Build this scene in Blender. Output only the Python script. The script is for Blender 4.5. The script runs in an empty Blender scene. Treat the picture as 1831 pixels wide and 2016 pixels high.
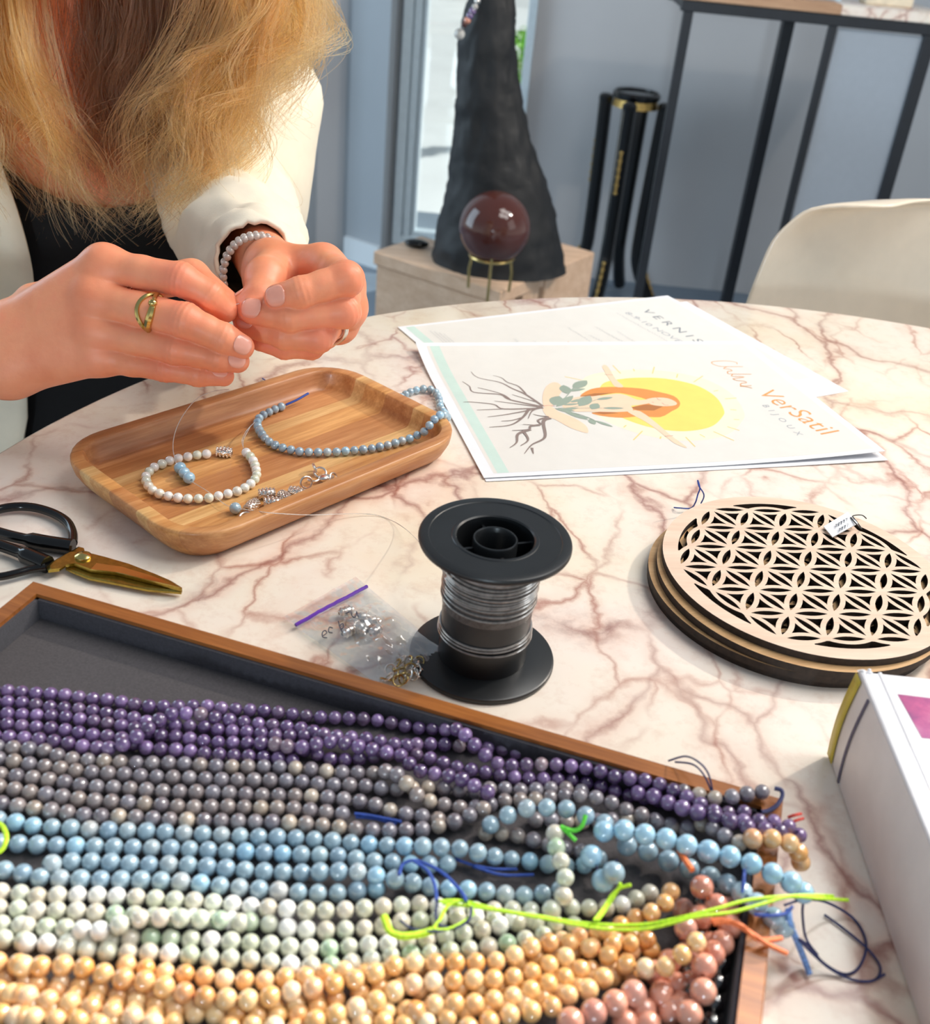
import bpy, bmesh, math, random
import numpy as np
from mathutils import Vector, Matrix, noise as mnoise
random.seed(7)
SC = bpy.context.scene
COL = SC.collection

# ------------------------------------------------------------------ camera
# units: the scene is laid out in millimetres around the table top
# (x to the right, y away from the viewer, z above the marble); W() turns that into metres
TABLE_H = 0.750
F_PX, PITCH, ROLL, CAM_H = 2086.5, 0.542, 0.100, 333.0
IW, IH = 1831, 2016
_cp, _sp, _cr, _sr = math.cos(PITCH), math.sin(PITCH), math.cos(ROLL), math.sin(ROLL)
FW = np.array([0, _cp, -_sp]); _u0 = np.array([0, _sp, _cp]); _r0 = np.array([1.0, 0, 0])
RT = _cr * _r0 + _sr * _u0
UP = -_sr * _r0 + _cr * _u0
CAM = np.array([0, 0, CAM_H])
cam_data = bpy.data.cameras.new('camera')
cam = bpy.data.objects.new('camera', cam_data); COL.objects.link(cam)
cam.matrix_world = Matrix(((RT[0], UP[0], -FW[0], 0), (RT[1], UP[1], -FW[1], 0),
                           (RT[2], UP[2], -FW[2], TABLE_H + CAM_H / 1000), (0, 0, 0, 1)))
cam_data.sensor_fit = 'VERTICAL'; cam_data.sensor_height = 36.0; cam_data.sensor_width = 36.0 * IW / IH
cam_data.lens = F_PX / IH * 36.0
cam_data.clip_start = 0.02; cam_data.clip_end = 100
cam_data.dof.use_dof = True
cam_data.dof.focus_distance = 0.63
cam_data.dof.aperture_fstop = 12.0
SC.camera = cam

# ------------------------------------------------------------------ world and lights
wd = bpy.data.worlds.new('daylight'); SC.world = wd; wd.use_nodes = True
nt = wd.node_tree; nt.nodes.clear()
_o = nt.nodes.new('ShaderNodeOutputWorld'); _b = nt.nodes.new('ShaderNodeBackground')
_tc = nt.nodes.new('ShaderNodeTexCoord'); _sx = nt.nodes.new('ShaderNodeSeparateXYZ'); _rp = nt.nodes.new('ShaderNodeValToRGB')
nt.links.new(_tc.outputs['Generated'], _sx.inputs[0]); nt.links.new(_sx.outputs['Z'], _rp.inputs[0])
_e = _rp.color_ramp.elements; _e[0].position = 0.0; _e[0].color = (2.15, 2.25, 2.25, 1); _e[1].position = 1.0; _e[1].color = (0.62, 0.74, 0.88, 1)
for _p, _c in ((.12, (1.35, 1.6, 1.75, 1)), (.35, (0.8, 0.92, 1.05, 1))): _x = _e.new(_p); _x.color = _c
nt.links.new(_rp.outputs[0], _b.inputs[0]); _b.inputs[1].default_value = 0.36
nt.links.new(_b.outputs[0], _o.inputs[0])

def area(name, loc, target, sx, sy, power, color):
    d = bpy.data.lights.new(name, 'AREA'); d.shape = 'RECTANGLE'; d.size = sx; d.size_y = sy
    d.energy = power; d.color = color
    o = bpy.data.objects.new(name, d); COL.objects.link(o)
    o.location = loc
    o.rotation_euler = (Vector(target) - Vector(loc)).to_track_quat('-Z', 'Y').to_euler()
    return o
# four-panel ceiling fixture to the right and a little behind the table
for i, (dx, dy) in enumerate(((-.34, -.34), (.34, -.34), (-.34, .34), (.34, .34))):
    area('ceiling_panel_light', (1.05 + dx, .85 + dy, 2.5), (0, .45, .75), .6, .6, 8.3, (1.0, .97, .93))
# narrow warm ceiling spot: draws the crisp shadows of the beads in the tray
area('ceiling_spot_light', (1.42, 1.38, 2.02), (0, .55, .75), .07, .07, 21.0, (1.0, .90, .78))
# daylight window off to the left of the back wall, and a broad soft window on the right
area('left_window_light', (-2.1, 2.0, 1.25), (0.3, 3.0, .7), 1.3, 1.7, 30, (.64, .84, 1.0))
# distant shop-front daylight far behind the viewer: low and bluish, throws the bust's shadow on the wall
area('front_window_light', (-.85, -9.0, 1.85), (0, 3.0, .6), .5, .9, 190, (.74, .89, 1.0))
area('right_window_light', (2.6, .2, 1.7), (0, .6, .75), 1.4, 1.4, 8, (1.0, .97, .93))
# low morning sun behind the building: lights the paving and the shrub beyond the glass door
_sd = bpy.data.lights.new('sun', 'SUN'); _sd.energy = 6.5; _sd.angle = .01; _sd.color = (1.0, .96, .9)
_so = bpy.data.objects.new('sun', _sd); COL.objects.link(_so); _so.location = (1, 8, 5); _so.rotation_euler = (math.radians(-65), 0, math.radians(-42))
SC.view_settings.view_transform = 'Standard'; SC.view_settings.look = 'None'
SC.view_settings.gamma = 1.0; SC.view_settings.use_curve_mapping = False
SC.view_settings.exposure = -0.02

# ------------------------------------------------------------------ placing helpers
def ray(u, v): return FW + RT * ((u - IW / 2) / F_PX) + UP * ((IH / 2 - v) / F_PX)
def Z(u, v, z=0.0):
    d = ray(u, v); return CAM + d * ((z - CAM_H) / d[2])
def Yp(u, v, y):
    d = ray(u, v); return CAM + d * (y / d[1])
def D(u, v, t): return CAM + ray(u, v) * t
def PX(p):
    d = np.asarray(p, float) - CAM; z = d @ FW
    return IW / 2 + F_PX * (d @ RT) / z, IH / 2 - F_PX * (d @ UP) / z
def W(p): return Vector((p[0] / 1000, p[1] / 1000, TABLE_H + p[2] / 1000))
def catmull(pts, n=8, closed=False):
    P = [np.array(p, float) for p in pts]; out = []
    m = len(P)
    for i in range(m if closed else m - 1):
        if closed: a, b, c, d = P[i - 1], P[i], P[(i + 1) % m], P[(i + 2) % m]
        else: a, b, c, d = P[max(i - 1, 0)], P[i], P[i + 1], P[min(i + 2, m - 1)]
        for k in range(n):
            t = k / n
            out.append(.5 * (2 * b + (c - a) * t + (2 * a - 5 * b + 4 * c - d) * t * t + (3 * b - a - 3 * c + d) * t ** 3))
    if not closed: out.append(P[-1])
    return out

# ------------------------------------------------------------------ mesh builder
BASE = {}
class MB:
    def __init__(s): s.v = []; s.f = []; s.m = []
    def add(s, vs, fs, mi=0):
        o = len(s.v); s.v += [tuple(map(float, p)) for p in vs]
        s.f += [tuple(i + o for i in f) for f in fs]; s.m += [mi] * len(fs); return s
    def box(s, c, size, mi=0, rz=0.0, bev=0.0):
        hx, hy, hz = size[0] / 2, size[1] / 2, size[2] / 2
        ca, sa = math.cos(rz), math.sin(rz)
        if bev <= 0:
            vs = [(x, y, z) for z in (-hz, hz) for x, y in ((-hx, -hy), (hx, -hy), (hx, hy), (-hx, hy))]
            fs = [(3, 2, 1, 0), (4, 5, 6, 7), (0, 1, 5, 4), (1, 2, 6, 5), (2, 3, 7, 6), (3, 0, 4, 7)]
        else:
            b = bev; rings = []
            for z, i in ((-hz, b), (-hz + b, 0), (hz - b, 0), (hz, b)):
                X, Y = hx - i, hy - i
                rings.append([(-X + b, -Y, z), (X - b, -Y, z), (X, -Y + b, z), (X, Y - b, z), (X - b, Y, z), (-X + b, Y, z), (-X, Y - b, z), (-X, -Y + b, z)])
            vs = [p for r in rings for p in r]; fs = []
            for k in range(3):
                for j in range(8): fs.append((k * 8 + j, k * 8 + (j + 1) % 8, k * 8 + 8 + (j + 1) % 8, k * 8 + 8 + j))
            fs.append(tuple(range(7, -1, -1))); fs.append(tuple(range(24, 32)))
        vs = [(c[0] + x * ca - y * sa, c[1] + x * sa + y * ca, c[2] + z) for x, y, z in vs]
        return s.add(vs, fs, mi)
    def loft(s, rings, closed=True, cap0=True, cap1=True, mi=0, loop=False):
        n = len(rings[0]); vs = [p for r in rings for p in r]; fs = []
        R = len(rings)
        for k in range(R if loop else R - 1):
            k2 = (k + 1) % R
            for j in range(n if closed else n - 1):
                fs.append((k * n + j, k * n + (j + 1) % n, k2 * n + (j + 1) % n, k2 * n + j))
        if not loop:
            if cap0: fs.append(tuple(range(n - 1, -1, -1)))
            if cap1: fs.append(tuple(range((R - 1) * n, R * n)))
        return s.add(vs, fs, mi)
    def lathe(s, prof, c=(0, 0, 0), n=40, mi=0, loop=False, cap0=False, cap1=False, M=None):
        rings = []
        for r, z in prof:
            ring = []
            for j in range(n):
                a = 2 * math.pi * j / n; p = np.array([r * math.cos(a), r * math.sin(a), z])
                if M is not None: p = M @ p
                ring.append(p + np.array(c, float))
            rings.append(ring)
        return s.loft(rings, True, cap0, cap1, mi, loop)
    def tube(s, pts, r, n=8, closed=False, mi=0, flat=1.0, upv=None):
        P = [np.array(p, float) for p in pts]; m = len(P); rings = []
        rr = r if hasattr(r, '__len__') else [r] * m
        T = []
        for i in range(m):
            a = P[(i - 1) % m] if closed else P[max(i - 1, 0)]; b = P[(i + 1) % m] if closed else P[min(i + 1, m - 1)]
            t = b - a; T.append(t / (np.linalg.norm(t) + 1e-12))
        u = np.array(upv, float) if upv is not None else np.array([0, 0, 1.0])
        if abs(u @ T[0]) > .9: u = np.array([1.0, 0, 0])
        for i in range(m):
            u = u - T[i] * (u @ T[i]); u /= np.linalg.norm(u) + 1e-12; w = np.cross(T[i], u)
            rings.append([P[i] + rr[i] * (math.cos(2 * math.pi * j / n) * w + flat * math.sin(2 * math.pi * j / n) * u) for j in range(n)])
        return s.loft(rings, True, not closed, not closed, mi, loop=closed)
    def sphere(s, c, r, nu=14, nv=9, mi=0, M=None):
        r = r if hasattr(r, '__len__') else (r, r, r); vs = []
        for k in range(nv + 1):
            ph = math.pi * k / nv
            for j in range(nu):
                a = 2 * math.pi * j / nu
                p = np.array([r[0] * math.sin(ph) * math.cos(a), r[1] * math.sin(ph) * math.sin(a), r[2] * math.cos(ph)])
                if M is not None: p = M @ p
                vs.append(p + np.array(c, float))
        fs = [(k * nu + j, k * nu + nu + j, k * nu + nu + (j + 1) % nu, k * nu + (j + 1) % nu) for k in range(nv) for j in range(nu)]
        return s.add(vs, fs, mi)
    def prism(s, poly, z0, z1, mi=0):
        n = len(poly)
        b = [(p[0], p[1], z0) for p in poly]; t = [(p[0], p[1], z1) for p in poly]
        ar = sum(poly[i][0] * poly[(i + 1) % n][1] - poly[(i + 1) % n][0] * poly[i][1] for i in range(n))
        if ar < 0: b.reverse(); t.reverse()
        return s.loft([b, t], True, True, True, mi)
    def grid(s, fn, nu, nv, mi=0):
        vs = [fn(i / nu, j / nv) for j in range(nv + 1) for i in range(nu + 1)]
        fs = [(j * (nu + 1) + i, j * (nu + 1) + i + 1, (j + 1) * (nu + 1) + i + 1, (j + 1) * (nu + 1) + i) for j in range(nv) for i in range(nu)]
        return s.add(vs, fs, mi)
    def mesh(s, name, mats, base=(0, 0, 0), smooth=True, sharp=40, weld=False):
        me = bpy.data.meshes.new(name)
        b = base
        me.from_pydata([((x - b[0]) / 1000, (y - b[1]) / 1000, (z - b[2]) / 1000) for x, y, z in s.v], [], s.f)
        for m in (mats if isinstance(mats, (list, tuple)) else [mats]): me.materials.append(m)
        if any(s.m): me.polygons.foreach_set('material_index', s.m)
        if weld:
            bm = bmesh.new(); bm.from_mesh(me); bmesh.ops.remove_doubles(bm, verts=bm.verts, dist=1e-6); bm.to_mesh(me); bm.free()
        if smooth:
            me.polygons.foreach_set('use_smooth', [True] * len(me.polygons))
            me.set_sharp_from_angle(angle=math.radians(sharp))
        me.update(); return me
    def build(s, name, mats, parent=None, base=None, local=False, smooth=True, sharp=40, weld=False, **kw):
        """parent given: a part (vertices relative to its thing); else a top-level mesh whose origin is base"""
        if parent is not None:
            b = (0, 0, 0) if local else BASE[parent.name]
            o = bpy.data.objects.new(name, s.mesh(name, mats, b, smooth, sharp, weld)); COL.objects.link(o); o.parent = parent
            BASE[o.name] = b
        else:
            if base is None:
                A = np.array(s.v); base = (A[:, 0].mean(), A[:, 1].mean(), A[:, 2].min())
            b = (0, 0, 0) if local else base
            o = bpy.data.objects.new(name, s.mesh(name, mats, b, smooth, sharp, weld)); COL.objects.link(o); o.location = W(base)
            BASE[o.name] = (0, 0, 0) if local else tuple(base)
        for k, v in kw.items(): o[k] = v
        return o
def thing(name, label, cat, base, rz=0.0, group=None):
    o = bpy.data.objects.new(name, None); COL.objects.link(o)
    o.empty_display_size = .01
    o.location = W(base); o.rotation_euler = (0, 0, rz)
    o['label'] = label; o['category'] = cat
    if group: o['group'] = group
    BASE[o.name] = tuple(base); return o
def tag(o, label, cat, group=None):
    o['label'] = label; o['category'] = cat
    if group: o['group'] = group
    return o

# ------------------------------------------------------------------ materials
def lin(c):
    f = lambda x: (x / 12.92 if x <= .04045 else ((x + .055) / 1.055) ** 2.4)
    return tuple(f(x / 255) for x in c[:3]) + (1.0,)
class NT:
    def __init__(s, name):
        s.m = bpy.data.materials.new(name); s.m.use_nodes = True; s.t = s.m.node_tree; s.t.nodes.clear()
        s.out = s.t.nodes.new('ShaderNodeOutputMaterial'); s.p = s.t.nodes.new('ShaderNodeBsdfPrincipled')
        s.t.links.new(s.p.outputs[0], s.out.inputs[0])
    def n(s, typ, ins=None, **attrs):
        x = s.t.nodes.new('ShaderNode' + typ)
        for k, v in attrs.items(): setattr(x, k, v)
        for k, v in (ins or {}).items(): s.set(x, k, v)
        return x
    def set(s, node, key, v):
        i = node.inputs[key]
        if isinstance(v, bpy.types.NodeSocket): s.t.links.new(v, i)
        elif isinstance(v, bpy.types.Node): s.t.links.new(v.outputs[0], i)
        else: i.default_value = v
    def P(s, **k):
        names = dict(color='Base Color', rough='Roughness', metal='Metallic', sss='Subsurface Weight', sssr='Subsurface Radius', ssss='Subsurface Scale',
                     coat='Coat Weight', coatr='Coat Roughness', trans='Transmission Weight', ior='IOR', alpha='Alpha', spec='Specular IOR Level',
                     sheen='Sheen Weight', emit='Emission Color', emits='Emission Strength', normal='Normal')
        for a, b in k.items(): s.set(s.p, names[a], b)
        return s.m
    def ramp(s, fac, stops, interp='LINEAR'):
        r = s.n('ValToRGB'); e = r.color_ramp.elements; r.color_ramp.interpolation = interp
        while len(e) < len(stops): e.new(.5)
        for x, (p, c) in zip(e, stops): x.position = p; x.color = c if len(c) == 4 else lin(c)
        s.set(r, 0, fac); return r
    def mix(s, fac, a, b, blend='MIX'):
        x = s.n('Mix', data_type='RGBA', blend_type=blend)
        for k, v in ((0, fac), (6, a), (7, b)):
            if isinstance(v, (bpy.types.NodeSocket, bpy.types.Node)): s.t.links.new(v.outputs[0] if isinstance(v, bpy.types.Node) else v, x.inputs[k])
            else: x.inputs[k].default_value = v
        return x.outputs[2]
    def math(s, op, a, b=0.0, clamp=False):
        x = s.n('Math', operation=op, use_clamp=clamp); s.set(x, 0, a); s.set(x, 1, b); return x.outputs[0]
    def bump(s, h, strength=.3, dist=.001):
        return s.n('Bump', {'Height': h, 'Strength': strength, 'Distance': dist}).outputs[0]
    def obj(s): return s.n('TexCoord').outputs['Object']
    def noise(s, vec, scale, detail=4, rough=.55):
        return s.n('TexNoise', {'Vector': vec, 'Scale': scale, 'Detail': detail, 'Roughness': rough})
def plain(name, c, rough=.5, metal=0.0, var=.06, scale=60, bump=0.0, bscale=300, **k):
    m = NT(name); co = m.obj(); no = m.noise(co, scale)
    c0 = tuple(max(0, x * (1 - var)) for x in c); c1 = tuple(min(255, x * (1 + var)) for x in c)
    col = m.ramp(no.outputs[0], [(.3, c0), (.7, c1)])
    if bump: k['normal'] = m.bump(m.noise(co, bscale, 3).outputs[0], bump, .0006)
    return m.P(color=col.outputs[0], rough=rough, metal=metal, **k)
# ------------------------------------------------------------------ surface materials
def marble():
    m = NT('rose_veined_marble'); co = m.obj()
    big = m.noise(co, 5, 5); fine = m.noise(co, 22, 6, .6)
    w1 = m.n('VectorMath', {0: big.outputs['Color'], 1: (.5, .5, .5)}, operation='SUBTRACT')
    w1s = m.n('VectorMath', {0: w1.outputs[0]}, operation='SCALE'); w1s.inputs['Scale'].default_value = .11
    w2 = m.n('VectorMath', {0: fine.outputs['Color'], 1: (.5, .5, .5)}, operation='SUBTRACT')
    w2s = m.n('VectorMath', {0: w2.outputs[0]}, operation='SCALE'); w2s.inputs['Scale'].default_value = .022
    p = m.n('VectorMath', {0: co, 1: w1s.outputs[0]}, operation='ADD')
    p = m.n('VectorMath', {0: p.outputs[0], 1: w2s.outputs[0]}, operation='ADD')
    mp = m.n('Mapping', {'Vector': p.outputs[0], 'Rotation': (0, 0, .9), 'Scale': (1.0, .62, 1.0)})
    def veins(scale, width, off):
        q = m.n('Mapping', {'Vector': mp.outputs[0], 'Location': off})
        v = m.n('TexVoronoi', {'Vector': q.outputs[0], 'Scale': scale}, feature='DISTANCE_TO_EDGE')
        return m.n('MapRange', {0: v.outputs['Distance'], 1: 0.0, 2: width, 3: 1.0, 4: 0.0}).outputs[0]
    brk = m.ramp(m.noise(co, 7.3, 3).outputs[0], [(.36, (0, 0, 0)), (.56, (255, 255, 255))])
    brk2 = m.ramp(m.noise(co, 11.7, 3).outputs[0], [(.42, (0, 0, 0)), (.62, (255, 255, 255))])
    thick = veins(9.5, .10, (.3, .1, 0)); core = veins(9.5, .026, (.3, .1, 0))
    thin = veins(21, .045, (1.7, .4, 0)); thinh = veins(21, .16, (1.7, .4, 0))
    blot = m.ramp(m.noise(p.outputs[0], 9, 8, .68).outputs[0], [(.60, (0, 0, 0)), (.74, (255, 255, 255))])
    tone = m.noise(co, 6.1, 4)
    base = m.ramp(tone.outputs[0], [(.28, (242, 225, 197)), (.46, (247, 236, 219)), (.6, (248, 235, 223)), (.76, (241, 216, 203))])
    c = m.mix(m.math('MULTIPLY', m.math('POWER', thick, 1.6), m.math('MULTIPLY', brk.outputs[0], .5)), base, lin((222, 164, 142)))
    c = m.mix(m.math('MULTIPLY', m.math('POWER', thinh, 2.0), m.math('MULTIPLY', brk2.outputs[0], .42)), c, lin((226, 178, 150)))
    c = m.mix(m.math('MULTIPLY', thin, m.math('MULTIPLY', brk2.outputs[0], .68)), c, lin((172, 112, 98)))
    c = m.mix(m.math('MULTIPLY', core, m.math('ADD', m.math('MULTIPLY', brk.outputs[0], .58), .06)), c, lin((144, 90, 84)))
    vn = m.math('MULTIPLY', blot.outputs[0], m.math('MULTIPLY', thick, .85))
    c = m.mix(vn, c, lin((138, 96, 92)))
    speck = m.ramp(m.noise(co, 90, 5, .7).outputs[0], [(.30, (228, 205, 196)), (.5, (255, 255, 255))])
    c = m.mix(.35, c, speck.outputs[0], 'MULTIPLY')
    return m.P(color=c, rough=.16, spec=.45)
MARBLE = marble()
def wood(name, light, dark, scale=1.0, rough=.42, axis='X', coat=0.0, strips=None):
    m = NT(name); co = m.obj()
    sc = {'X': (1, 14, 14), 'Y': (14, 1, 14), 'Z': (14, 14, 1)}[axis]
    mp = m.n('Mapping', {'Vector': co, 'Scale': tuple(s * scale for s in sc)})
    a = m.noise(mp.outputs[0], 9, 6, .62); b = m.noise(mp.outputs[0], 45, 4, .6)
    f = m.math('ADD', m.math('MULTIPLY', a.outputs[0], .7), m.math('MULTIPLY', b.outputs[0], .3))
    c = m.ramp(f, [(.36, dark), (.52, tuple((x + y) / 2 for x, y in zip(light, dark))), (.66, light)]).outputs[0]
    if strips:   # glued staves of different timber across the board
        sep = m.n('SeparateXYZ', {0: co}); r = m.ramp(m.n('MapRange', {0: sep.outputs['Y'], 1: -.075, 2: .075}).outputs[0], strips, 'CONSTANT')
        c = m.mix(.75, c, r.outputs[0], 'MULTIPLY')
    return m.P(color=c, rough=rough, coat=coat, coatr=.15, normal=m.bump(f, .12, .0004))
WOOD_CASE = wood('varnished_brown_wood', (180, 112, 54), (128, 72, 28), 1.2, .32, 'X', .35)
WOOD_TRAY = wood('acacia_wood', (244, 208, 156), (196, 146, 94), 1.0, .42, 'X', .1,
                 [(0, (214, 172, 136)), (.13, (238, 204, 160)), (.27, (255, 250, 226)), (.34, (208, 160, 120)), (.52, (246, 216, 170)), (.66, (255, 250, 228)), (.73, (220, 172, 130)), (.86, (190, 140, 104))])
WOOD_DISC = wood('pale_oak_veneer', (240, 214, 192), (222, 192, 168), 1.6, .5, 'X')
WOOD_DISC2 = wood('amber_oak_veneer', (222, 182, 132), (192, 148, 100), 1.6, .5, 'X')
BURNT = plain('laser_burnt_edge', (44, 34, 27), .75, var=.25, scale=300)
WOOD_BOX = wood('beech_wood', (226, 194, 166), (202, 166, 136), .5, .5, 'X')
FELT = plain('charcoal_velvet', (74, 69, 71), .95, var=.1, scale=900, bump=.25, bscale=1500, sheen=.25)
FELTWALL = plain('charcoal_velvet_lining', (62, 60, 66), .95, var=.1, scale=900, bump=.25, bscale=1500, sheen=.2)
BLACKPL = plain('black_moulded_plastic', (26, 28, 30), .34, var=.1)
BLACKLAC = plain('black_enamel', (12, 12, 13), .16, var=.1)
BLACKMET = plain('black_powder_coat', (24, 27, 34), .45, var=.1)
GOLD = plain('brushed_gold', (170, 146, 72), .3, 1.0, var=.08, scale=400)
GOLDP = plain('polished_gold', (206, 184, 116), .18, 1.0, var=.05)
BRASS = plain('brass', (196, 170, 112), .25, 1.0)
SILVER = plain('silver', (236, 230, 222), .28, 1.0, var=.06, scale=500)
GILT = plain('gilt_relief', (176, 146, 88), .4, 1.0, var=.2, scale=300)
PAPER = plain('white_paper', (232, 233, 237), .6, var=.008)
PRINTBG = plain('cream_print', (224, 221, 215), .55, var=.008)
def ink(name, c): return plain(name, c, .6, var=.015, scale=60)
MINT = ink('mint_ink', (198, 220, 211)); ORANGE = ink('orange_ink', (226, 158, 90)); GREYINK = ink('grey_ink', (128, 134, 142)); PALEINK = ink('pale_grey_ink', (172, 175, 180))
SUN = ink('sun_yellow_ink', (246, 216, 112)); GLOW = ink('sun_glow_ink', (232, 228, 204)); RAY = ink('ray_ink', (228, 206, 132)); HAIRINK = ink('auburn_ink', (222, 146, 78)); HAIRDK = ink('brown_ink', (176, 112, 62))
SKININK = ink('peach_ink', (240, 208, 180)); LEAFINK = ink('sage_ink', (150, 164, 150)); ROOTINK = ink('root_ink', (140, 124, 118)); LINEINK = ink('line_ink', (190, 130, 120))
WALL = plain('grey_wall_paint', (181, 181, 183), .8, var=.015, scale=3)
WALLB = plain('grey_joinery_paint', (160, 166, 172), .7, var=.015, scale=3)
WHITETRIM = plain('pale_trim_paint', (216, 222, 226), .6, var=.004)
FLOORM = plain('grey_floor', (120, 134, 148), .4, var=.06, scale=4)
ALU = plain('pale_aluminium_frame', (190, 204, 212), .4, var=.02)
DARKFR = plain('grey_door_frame', (122, 126, 130), .5, var=.02)
CHAIRPL = plain('cream_polypropylene', (224, 209, 188), .25, var=.01, coat=.3)
CERAMIC = plain('rough_black_clay', (12, 13, 16), .6, var=.25, scale=40, bump=1.0, bscale=90)
COVER = plain('white_book_cloth', (240, 238, 240), .35, var=.01)
SPINE = plain('grey_white_spine', (222, 216, 214), .5, var=.02)
OLIVE = plain('mustard_strip', (186, 164, 56), .5)
JACKET = plain('cream_white_twill', (234, 223, 202), .8, var=.02, scale=40, bump=.35, bscale=1800, sheen=.1)
BLACKTOP = plain('black_jersey', (9, 9, 12), .9, var=.2, scale=200)
TROUSER = plain('dark_denim', (36, 40, 52), .9, var=.1)
def stone(name, stops, mott=(255, 255, 255), mf=.3, sss=.35, rough=.12, scale=300, trans=0.0, coat=1.0):
    m = NT(name); oi = m.n('ObjectInfo'); co = m.obj()
    off = m.n('VectorMath', {0: co, 1: m.n('CombineXYZ', {0: m.math('MULTIPLY', oi.outputs['Random'], 37.0), 1: m.math('MULTIPLY', oi.outputs['Random'], 91.0)}).outputs[0]}, operation='ADD')
    no = m.noise(off.outputs[0], .32, 4, .6)      # object space is scaled: one unit is one bead radius
    base = m.ramp(m.math('FRACT', m.math('MULTIPLY', oi.outputs['Random'], 7.31)), stops)
    f = m.ramp(no.outputs[0], [(.42, (0, 0, 0)), (.66, (255, 255, 255))])
    c = m.mix(m.math('MULTIPLY', f.outputs[0], mf), base.outputs[0], lin(mott))
    m.set(m.p, 'Coat IOR', 1.85)
    return m.P(color=c, rough=rough, sss=sss, sssr=(1, 1, 1), ssss=.0016, coat=coat, coatr=.03, trans=trans, ior=1.5)
AMETHYST = stone('amethyst', [(0, (112, 82, 138)), (.3, (150, 118, 176)), (.55, (122, 92, 142)), (.8, (180, 146, 206)), (.93, (136, 108, 142)), (1, (200, 174, 180))], (74, 50, 92), .6, .3, .1, trans=.3)
IOLITE = stone('grey_sunstone', [(0, (134, 124, 130)), (.25, (152, 148, 158)), (.5, (170, 154, 144)), (.75, (128, 122, 134)), (.9, (196, 178, 158)), (1, (222, 206, 186))], (96, 90, 100), .5, .25)
AQUA = stone('aquamarine', [(0, (158, 184, 198)), (.3, (172, 198, 210)), (.6, (150, 178, 198)), (.85, (180, 206, 216)), (.96, (190, 202, 206)), (1, (218, 214, 208))], (136, 164, 184), .4, .4, trans=.08)
AQUA2 = stone('bright_aquamarine', [(0, (158, 204, 228)), (.5, (172, 214, 236)), (1, (150, 194, 222))], (196, 226, 240), .45, .4, trans=.08)
JADE = stone('pale_jade', [(0, (196, 202, 180)), (.2, (216, 218, 202)), (.4, (186, 192, 166)), (.6, (222, 212, 196)), (.78, (204, 194, 172)), (.92, (166, 200, 166)), (1, (206, 192, 172))], (228, 228, 214), .4, .4)
CALCITE = stone('honey_calcite', [(0, (228, 160, 80)), (.25, (238, 188, 118)), (.45, (216, 146, 74)), (.65, (246, 208, 150)), (.8, (232, 170, 96)), (.93, (250, 226, 190)), (1, (222, 150, 90))], (250, 222, 178), .4, .45)
PEACH = stone('peach_moonstone', [(0, (212, 138, 110)), (.35, (224, 156, 130)), (.7, (196, 124, 100)), (1, (206, 150, 136))], (236, 188, 166), .4, .45)
ONYX = stone('black_onyx', [(0, (10, 10, 12)), (1, (18, 18, 22))], (24, 24, 30), .2, 0, .06)
WHITEJ = stone('white_jade', [(0, (238, 238, 232)), (.45, (244, 240, 234)), (.7, (226, 230, 208)), (.9, (210, 218, 190)), (1, (228, 222, 206))], (250, 250, 248), .5, .4)
CLEARB = stone('clear_quartz', [(0, (226, 216, 206)), (1, (236, 228, 216))], (250, 246, 240), .4, .1, .06, trans=.5)
JASPER = stone('red_brown_jasper', [(0, (104, 52, 40)), (1, (104, 52, 40))], (58, 34, 32), .9, .02, .08, coat=.1)
def cordm(name, c): return plain(name, c, .6, var=.15, scale=900, bump=.3, bscale=4000)
NEON = cordm('neon_lime_cord', (186, 244, 40)); GREENC = cordm('green_cord', (96, 214, 60)); BLUEC = cordm('blue_cord', (40, 74, 160)); NAVYC = cordm('navy_cord', (44, 50, 96)); ORANGEC = cordm('orange_cord', (252, 120, 64)); REDC = cordm('red_cord', (214, 74, 60)); PALEBL = cordm('pale_blue_cord', (120, 160, 220)); PURPLEC = cordm('purple_cord', (92, 52, 150))
def nylon():
    m = NT('clear_nylon'); m.P(color=lin((236, 232, 226)), rough=.15, trans=.55, ior=1.3, spec=.6, alpha=.85); return m.m
NYLON = nylon()
def film():
    m = NT('clear_plastic_film'); t = m.t
    tr = m.n('BsdfTransparent', {0: (.97, .97, .98, 1)}); gl = m.n('BsdfGlossy', {'Color': (1, 1, 1, 1), 'Roughness': .12}); df = m.n('BsdfDiffuse', {'Color': (.9, .9, .92, 1)})
    no = m.noise(m.obj(), 70, 3)
    a = m.n('MixShader'); t.links.new(m.ramp(no.outputs[0], [(.4, (10, 10, 10)), (.75, (165, 165, 165))]).outputs[0], a.inputs[0]); t.links.new(tr.outputs[0], a.inputs[1]); t.links.new(df.outputs[0], a.inputs[2])
    b = m.n('MixShader', {0: .22}); t.links.new(a.outputs[0], b.inputs[1]); t.links.new(gl.outputs[0], b.inputs[2]); t.links.new(b.outputs[0], m.out.inputs[0])
    return m.m
FILM = film()
ZIP = plain('purple_zip_seal', (104, 58, 170), .35)
def glass():
    m = NT('window_glass'); t = m.t
    tr = m.n('BsdfTransparent', {0: (.95, .98, .98, 1)}); gl = m.n('BsdfGlossy', {'Color': (1, 1, 1, 1), 'Roughness': .02})
    b = m.n('MixShader', {0: .07}); t.links.new(tr.outputs[0], b.inputs[1]); t.links.new(gl.outputs[0], b.inputs[2]); t.links.new(b.outputs[0], m.out.inputs[0])
    return m.m
GLASS = glass()
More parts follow.
